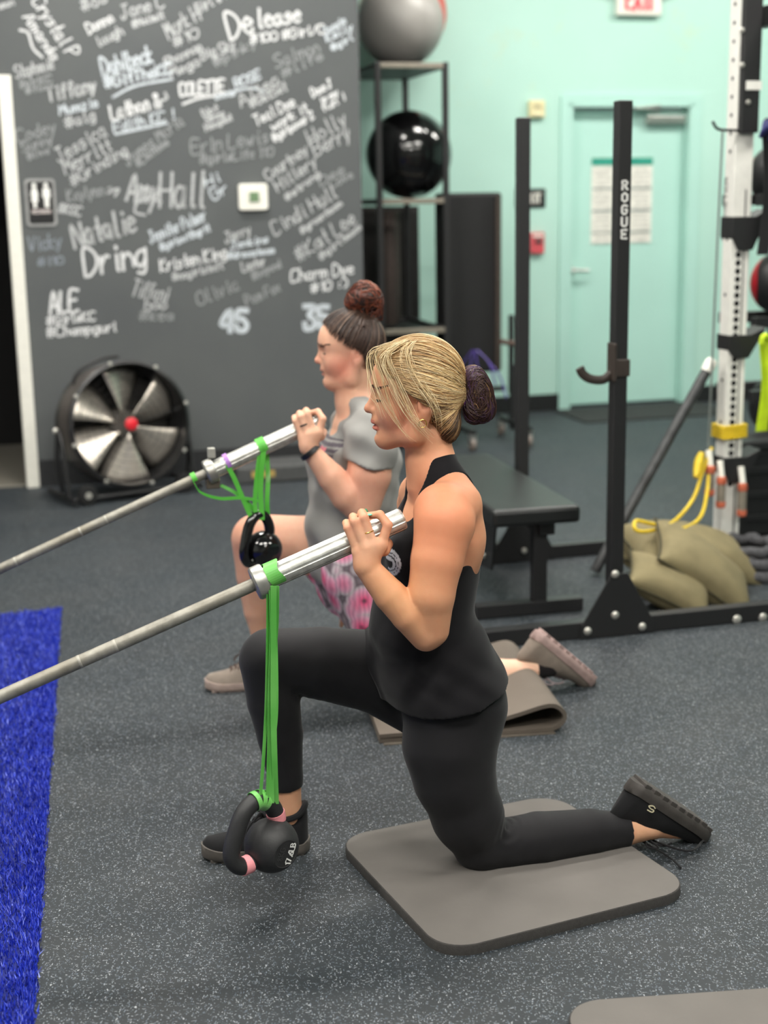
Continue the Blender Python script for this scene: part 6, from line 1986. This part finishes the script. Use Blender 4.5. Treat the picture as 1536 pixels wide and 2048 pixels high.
sdf_object('hair_bun', FB2, M_HAIR, w2, lambda V: np.where((np.sin((V @ np.array([90., 60., 140.]))) > 0)[:, None], HD['r'], HD['d'] * 1.2), 1)
bs, bcol = [], []
for i in range(170):
    ax = rs_.normal(0, 1, 3) * np.array([.5, 1.0, .5]); ax /= np.linalg.norm(ax); x, y, _ = frame_from(ax, (0.2, 0.5, 1))
    ph = rs_.random() * 6.28; ln = rs_.uniform(1, 2.6); lt = rs_.normal(0, .5); pts = []
    for u in np.linspace(0, ln, 10):
        v = math.cos(lt) * (math.cos(ph + u) * x + math.sin(ph + u) * y) + math.sin(lt) * ax
        sv, nn_ = snap(FB2, b2 + (H2.F * v[0] * 34 + H2.L * v[1] * 36 + UP * v[2] * 27) * r2_, 3)
        pts.append(sv + nn_ * rs_.uniform(0, .003))
    bs.append(pts); bcol.append((HD['o'] if rs_.random() < .4 else HD['r'] if rs_.random() < .6 else HD['d']) * rs_.uniform(.8, 1.3))
strands('bun_strands', bs, [rs_.uniform(.001, .002) for _ in bs], bcol, w2, 4)

# ================================================================== bars
k = NT('worn steel')
f = k.noise(30, 5, (1, 1, 1)); g2 = k.noise(7, 3)
c = k.ramp(f, [(0.3, lin('#7c7970')), (0.7, lin('#a19e94'))])
k.base(k.mix(k.ramp(g2, [(0.5, (0, 0, 0)), (0.75, (.6, .6, .6))]), c, lin('#77705f')))
k.set(Roughness=0.5, Metallic=0.45); k.bump(k.noise(220, 3), .15, .001)
M_BAR = k.m
k = NT('ridged sleeve steel')
f = k.noise(60, 4)
k.base(k.ramp(f, [(0.35, lin('#b4b4ae')), (0.7, lin('#d6d6d0'))]))
k.set(Roughness=0.36, Metallic=0.7); k.bump(k.noise(150, 4), .12, .001)
M_SLV = k.m
def barbell(end, col_, far, label):
    d = col_ - end; Ls = np.linalg.norm(d)
    d = far - end; d /= np.linalg.norm(d)
    Ls = (col_ - end) @ d
    Lt = min(2.13, (end[2] - .03) / -d[2])
    foot = end + d * Lt
    t = thing('barbell', foot * [1, 1, 0], label, 'barbell')
    # grooved sleeve
    x, y, _ = frame_from(d)
    n = 96; vs = []; fs = []
    prof = ((.90, 0), (1, .004), (1, Ls * .5), (1, Ls))
    for f_, h in prof:
        for i in range(n):
            a = 2 * math.pi * i / n
            r_ = .025 * f_ - (.0011 if (i // 3) % 4 == 0 else 0)
            vs.append(end + d * h + r_ * (math.cos(a) * x + math.sin(a) * y))
    for i in range(len(prof) - 1):
        for q in range(n): fs.append((i * n + q, i * n + (q + 1) % n, (i + 1) * n + (q + 1) % n, (i + 1) * n + q))
    fs.append(tuple(range(n - 1, -1, -1)))
    sl = MB().add(vs, fs).build('sleeve', M_SLV, t, smooth=True, angle=25)
    MB().lathe(end, d, [(.021, -.0005), (.021, .001), (.0, .0015)], 32).build('end_cap', M_STEEL, sl)
    MB().lathe(end + d * Ls, d, [(.025, -.004), (.035, -.002), (.037, .002), (.037, .022), (.034, .026), (.014, .028)], 48).build('collar', mat('scuffed collar steel', '#a9a8a2', 0.4, 0.8, var=.2), t, smooth=True, angle=35)
    MB().cyl(end + d * (Ls + .02), foot, .0142, n=32).build('shaft', M_BAR, t, smooth=True)
    for q in (.34, .42, .62):
        if Ls + q < Lt: MB().lathe(end + d * (Ls + q), d, [(.0142, 0), (.0146, .001), (.0146, .005), (.0142, .006)], 24).build('knurl_ring', mat('pale ring steel', '#a3a096', 0.5, 0.3), t, smooth=True)
    return t, d
E1, C1 = P(806, 1037, BS), P(530, 1158, BS)
bar1, bd1 = barbell(E1, C1, P(0, 1394, BS), 'nearer steel bar held by the person in black, with green bands over it')
B2S = .13
E2, C2 = Q2(646, 838, B2S), Q2(428, 938, B2S)
bar2, bd2 = barbell(E2, C2, Q2(0, 1138, B2S), 'farther steel bar held by the person in the grey t-shirt')
cl_ = Q2(424, 936, B2S)
MB().box(cl_ + UP * .045 + P2.F * .0, (.022, .02, .03), (P2.F, L2, UP)).build('clip', mat('grey clip', '#9b9a92', 0.5), bar2, bevel=.003)
MB().box(cl_ - UP * .045, (.04, .03, .03), (P2.F, L2, UP)).build('clip', mat('dark clip', '#4d463c', 0.5), bar2, bevel=.003)

# ================================================================== bands
k = NT('green latex')
gf = k.noise(3.5, 3)
k.base(k.ramp(gf, [(0.42, lin('#58ad48')), (0.58, lin('#78c463')), (0.66, lin('#8f8b93'))]))
k.set(Roughness=.45); k.bump(k.noise(90, 3), .2, .001)
M_GRN = k.m
k = NT('faded green and violet latex')
gf = k.noise(5.0, 2)
k.base(k.ramp(gf, [(0.40, lin('#52b53c')), (0.55, lin('#62c04a')), (0.60, lin('#cfe0c0')), (0.66, lin('#a26cc0'))]))
k.set(Roughness=.45)
M_GRN2 = k.m
def band_path(Pn, pts, n=8):
    return spline([Pn(x, y, s) for x, y, s in pts], n)
rb1 = thing('resistance_band', P(545, 1600, BS), 'bright green looped resistance band hanging from the nearer bar to the matte kettlebell', 'band')
sd1 = P1.F * .8 + L1 * .5
for pts, w, sd in (([(536, 1170, .160), (536, 1250, .150), (533, 1400, .145), (528, 1500, .15), (521, 1590, .152)], .009, sd1),
               ([(541, 1172, .162), (543, 1260, .155), (539, 1400, .15), (538, 1500, .15), (535, 1600, .150)], .010, sd1),
               ([(547, 1172, .165), (547, 1280, .158), (547, 1420, .156), (549, 1520, .156), (552, 1608, .142)], .013, P1.F),
               ([(553, 1172, .160), (551, 1260, .150), (541, 1380, .148), (542, 1480, .150), (543, 1606, .150)], .012, P1.F * .9 - L1 * .3),
               ([(545, 1172, .100), (549, 1260, .115), (551, 1420, .125), (541, 1520, .13), (540, 1600, .12)], .012, P1.F)):
    MB().ribbon(band_path(P, pts), w, sd).build('strand', M_GRN, rb1)
for dx, w in ((0, .012), (9, .013), (18, .011)):
    c_ = P(537 + dx, 1152 - dx * .44, BS)
    x_ = np.cross(bd1, L1); x_ /= np.linalg.norm(x_); y_ = np.cross(bd1, x_)
    a_ = np.linspace(-.25 * math.pi, 1.25 * math.pi, 26)
    sgn = 1 if x_[2] > 0 else -1
    pts = [c_ + .0275 * (math.cos(a) * y_ + sgn * math.sin(a) * x_) + bd1 * .004 * math.sin(3 * a) for a in a_]
    MB().ribbon(pts, w, bd1).build('bar_loop', M_GRN, rb1)

# ================================================================== kettlebell, matte
kc = P(543, 1690, BS); kr = P1.r(kc, 55)
kb = thing('kettlebell', kc - UP * kr, 'matte black kettlebell with pink rings hanging from green bands in front', 'kettlebell')
M_KB = mat('matte black coat', '#29292a', 0.55, var=.1, nscale=60, bump=.12)
dn = np.array([.66, -.74, -.08]); dn /= np.linalg.norm(dn)
MB().lathe(kc, dn, [(0, -kr)] + [(kr * math.sin(a), -kr * math.cos(a)) for a in np.linspace(.12, math.pi - .58, 28)] + [(kr * .52, kr * .845), (kr * .50, kr * .83), (0, kr * .83)], 56).build('bell', M_KB, kb, smooth=True, angle=35)
hp_ = [(548, 1668, .125), (553, 1634, .118), (540, 1608, .128), (515, 1600, .142), (488, 1625, .158), (471, 1670, .168), (463, 1712, .172), (478, 1732, .168), (500, 1726, .156), (522, 1704, .140)]
hpts = band_path(P, hp_, 6)
MB().tube(hpts, [P1.r(kc, 17.5) * (1.0 if 6 < i < len(hpts) - 7 else 1.0) for i in range(len(hpts))], 18).build('handle', M_KB, kb, smooth=True)
M_PNK = mat('pink band rubber', '#e8949a', 0.6)
for i0, i1 in ((5, 8), (len(hpts) - 11, len(hpts) - 7)):
    MB().tube(hpts[i0:i1 + 1], P1.r(kc, 19), 18).build('pink_ring', M_PNK, kb, smooth=True)
b = MB()
tx, ty, _ = frame_from(dn)
tx2 = .35 * tx + .94 * ty; ty2 = np.cross(dn, tx2)
block_text(b, '17.6LB', kc + dn * (kr * .832) - tx2 * kr * .40 - ty2 * kr * .34, tx2, ty2, dn, kr * .82, kr * .24, kr * .055, .001)
b.build('lettering', M_WHITEP, kb)
b = MB(); block_text(b, '8KG', kc + dn * (kr * .832) - tx2 * kr * .28 + ty2 * kr * .1, tx2, ty2, dn, kr * .5, kr * .22, kr * .04, .001)
b.build('embossed_mark', mat('dark emboss', '#3c3c3d', 0.5), kb)
# band wrapped on its handle
for dx, s0, s1 in ((0, 15, 0), (1, 17, 0), (2, 19, 0)):
    c_ = hpts[s0]; T_ = hpts[s0 + 1] - hpts[s0 - 1]; T_ /= np.linalg.norm(T_)
    x_, y_, _ = frame_from(T_)
    MB().ribbon([c_ + P1.r(kc, 19.5) * (math.cos(a) * x_ + math.sin(a) * y_) for a in np.linspace(0, 2 * math.pi, 30)], .011, T_).build('handle_loop', M_GRN, rb1)

# ================================================================== kettlebell, glossy, on the farther bar
kc2 = Q2(528, 1098, B2S); kr2 = P2.r(kc2, 37)
kb2 = thing('kettlebell', kc2 - UP * kr2, 'glossy black kettlebell hanging from the farther bar before a bare knee', 'kettlebell')
M_KB2 = mat('glossy black enamel', '#0f0f10', 0.12, var=.1, bump=.35, nscale=18, coat=.6)
dn2 = np.array([.6, -.8, -.1]); dn2 /= np.linalg.norm(dn2)
MB().lathe(kc2, dn2, [(0, -kr2)] + [(kr2 * math.sin(a), -kr2 * math.cos(a)) for a in np.linspace(.12, math.pi - .5, 24)] + [(0, kr2 * .86)], 40).build('bell', M_KB2, kb2, smooth=True, angle=35)
hq = band_path(Q2, [(536, 1085, .125), (539, 1056, .125), (530, 1034, .132), (514, 1030, .14), (499, 1050, .15), (491, 1085, .158), (489, 1112, .158), (499, 1126, .15), (514, 1112, .14)], 6)
MB().tube(hq, P2.r(kc2, 10.5), 16).build('handle', M_KB2, kb2, smooth=True)
rb2 = thing('resistance_band', Q2(510, 1040, B2S), 'green and violet resistance band draped from the farther bar to the glossy kettlebell', 'band')
for pts, w, sd in (([(528, 893, .155), (524, 930, .155), (521, 980, .15), (524, 1040, .150)], .016, P2.F), ([(521, 897, .150), (514, 950, .15), (510, 1000, .148), (512, 1030, .15)], .013, P2.F),
                   ([(455, 930, .155), (470, 960, .152), (487, 1000, .15), (503, 1036, .15)], .014, P2.F - .5 * UP), ([(386, 962, .155), (402, 985, .16), (440, 997, .158), (482, 996, .152), (520, 1004, .148), (530, 1030, .145)], .010, UP + .3 * P2.F),
                   ([(440, 970, .115), (470, 985, .13), (495, 1005, .14), (514, 1030, .14)], .012, P2.F - .5 * UP), ([(532, 893, .11), (536, 950, .12), (534, 1000, .13), (536, 1046, .128)], .014, P2.F)):
    MB().ribbon(band_path(Q2, pts), w, sd).build('strand', M_GRN2, rb2)
for px_, w, m_ in ((527, .016, M_GRN2), (520, .012, M_GRN2), (455, .013, mat('violet latex', '#a878c4', 0.45)), (388, .014, M_GRN2)):
    tpar = (Q2(px_, 938 - (px_ - 428) * .4587, B2S) - C2) @ bd2
    c_ = C2 + bd2 * tpar
    rad = .0275 if px_ > 430 else .017
    x_ = np.cross(bd2, L2); x_ /= np.linalg.norm(x_); x_ = x_ if x_[2] > 0 else -x_
    MB().ribbon([c_ + rad * (math.cos(a) * L2 + math.sin(a) * x_) for a in np.linspace(-.35, math.pi + .35, 22)], w, bd2).build('bar_loop', m_, rb2)

# ================================================================== mats
M_MAT = mat('grey foam mat', '#625e5a', 0.85, var=.06, nscale=9, bump=.25)
M_MATE = mat('dark foam edge', '#3c3a38', 0.95, bump=.5, nscale=120)
def meet(a, b, c, d, z):
    A_, B_, C_, D_ = (on_floor(*q, z)[:2] for q in (a, b, c, d))
    M_ = np.array([B_ - A_, -(D_ - C_)]).T
    t = np.linalg.solve(M_, C_ - A_)
    return A_ + (B_ - A_) * t[0]
def foam_mat(corners, rad, th, label, z0=0.0):
    C = [np.array([q[0], q[1]]) for q in corners]; pts = []
    for i in range(4):
        p, a, c = C[i], C[i - 1], C[(i + 1) % 4]
        u = (a - p) / np.linalg.norm(a - p); v = (c - p) / np.linalg.norm(c - p)
        s, e = p + u * rad, p + v * rad
        for t in np.linspace(0, 1, 9):
            pts.append((1 - t) ** 2 * s + 2 * t * (1 - t) * (p * .75 + (s + e) * .125) + t * t * e)
    cen = np.mean(C, 0)
    t_ = thing('exercise_mat', (cen[0], cen[1], z0), label, 'mat')
    n = len(pts); b = MB(); vs = []; fs = []
    rows = ((1.0, 0), (1.0, th - .003), (.997, th - .0008), (.992, th))
    for f_, z in rows:
        vs += [(*(cen + (q - cen) * f_), z0 + z) for q in pts]
    for i in range(3):
        fs += [(i * n + j, i * n + (j + 1) % n, (i + 1) * n + (j + 1) % n, (i + 1) * n + j) for j in range(n)]
    b.add(vs, fs); b.add([(*q, z0) for q in pts], [tuple(range(n - 1, -1, -1))])
    b.build('foam_edge', M_MATE, t_, smooth=True)
    b = MB()
    b.add([(*(cen + (q - cen) * .992), z0 + th) for q in pts], [tuple(range(n))])
    b.build('top_face', M_MAT, t_)
    return t_
TH = .024
c_l = meet((705, 1712), (850, 1866), (725, 1664), (1085, 1592), TH)
c_f = meet((705, 1712), (850, 1866), (960, 1886), (1325, 1793), TH)
c_r = meet((960, 1886), (1325, 1793), (1340, 1742), (1165, 1625), TH)
c_b = meet((725, 1664), (1085, 1592), (1340, 1742), (1165, 1625), TH)
foam_mat([c_l, c_f, c_r, c_b], .075, TH, 'square grey foam mat under the knee of the person in black')
u_ = (on_floor(1536, 1985) - on_floor(1200, 2008))[:2]; u_ /= np.linalg.norm(u_)
v_ = np.array([u_[1], -u_[0]])
k0 = on_floor(1122, 2014)[:2]
foam_mat([k0, k0 + u_ * .75, k0 + u_ * .75 + v_ * .55, k0 + v_ * .55], .07, .012, 'pale grey foam mat cut off by the lower right corner')
# folded mat under the knee behind
M_MAT2 = mat('taupe foam mat', '#655c53', 0.85, var=.06, nscale=9, bump=.25)
g0, g1 = on_floor(800, 1484), on_floor(1128, 1462)
ur = g1 - g0; Lm = np.linalg.norm(ur); ur /= Lm
vr = np.cross(UP, ur)
prof = []
th = .012
cl = [(-.06, th / 2), (Lm * .5, th / 2), (Lm * .8, th / 2), (Lm - .03, th / 2 + .004), (Lm, .034), (Lm - .004, .062), (Lm - .045, .082), (Lm * .70, .058), (Lm * .42, th * 2.4), (-.06, th * 1.75)]
cl = spline(np.array(cl), 6)
tn = np.gradient(cl, axis=0); tn /= np.linalg.norm(tn, axis=1)[:, None]
nn2 = np.stack([-tn[:, 1], tn[:, 0]], 1)
fm = thing('folded_mat', g0 + ur * Lm / 2 + vr * .28, 'taupe yoga mat folded over on itself under the person in the grey t-shirt', 'mat')
vs = []; fs = []; wid = .62
for i in range(len(cl)):
    for s_, y in ((1, 0), (-1, 0), (-1, wid), (1, wid)):
        q = cl[i] + nn2[i] * s_ * th / 2
        vs.append(g0 + ur * q[0] + UP * max(q[1], .0005) + vr * y)
for i in range(len(cl) - 1):
    for q in range(4): fs.append((i * 4 + q, i * 4 + (q + 1) % 4, (i + 1) * 4 + (q + 1) % 4, (i + 1) * 4 + q))
fs += [(3, 2, 1, 0), tuple((len(cl) - 1) * 4 + q for q in range(4))]
MB().add(vs, fs).build('foam_sheet', M_MAT2, fm, smooth=True, angle=50)
MB().box(g0 + ur * (Lm * .5 - .04) + vr * (wid / 2 - .02) - UP * .0 + UP * .001, (Lm + .02, wid, .002), (ur, vr, UP)).build('underside', mat('darker foam', '#4e473e', 0.9), fm)
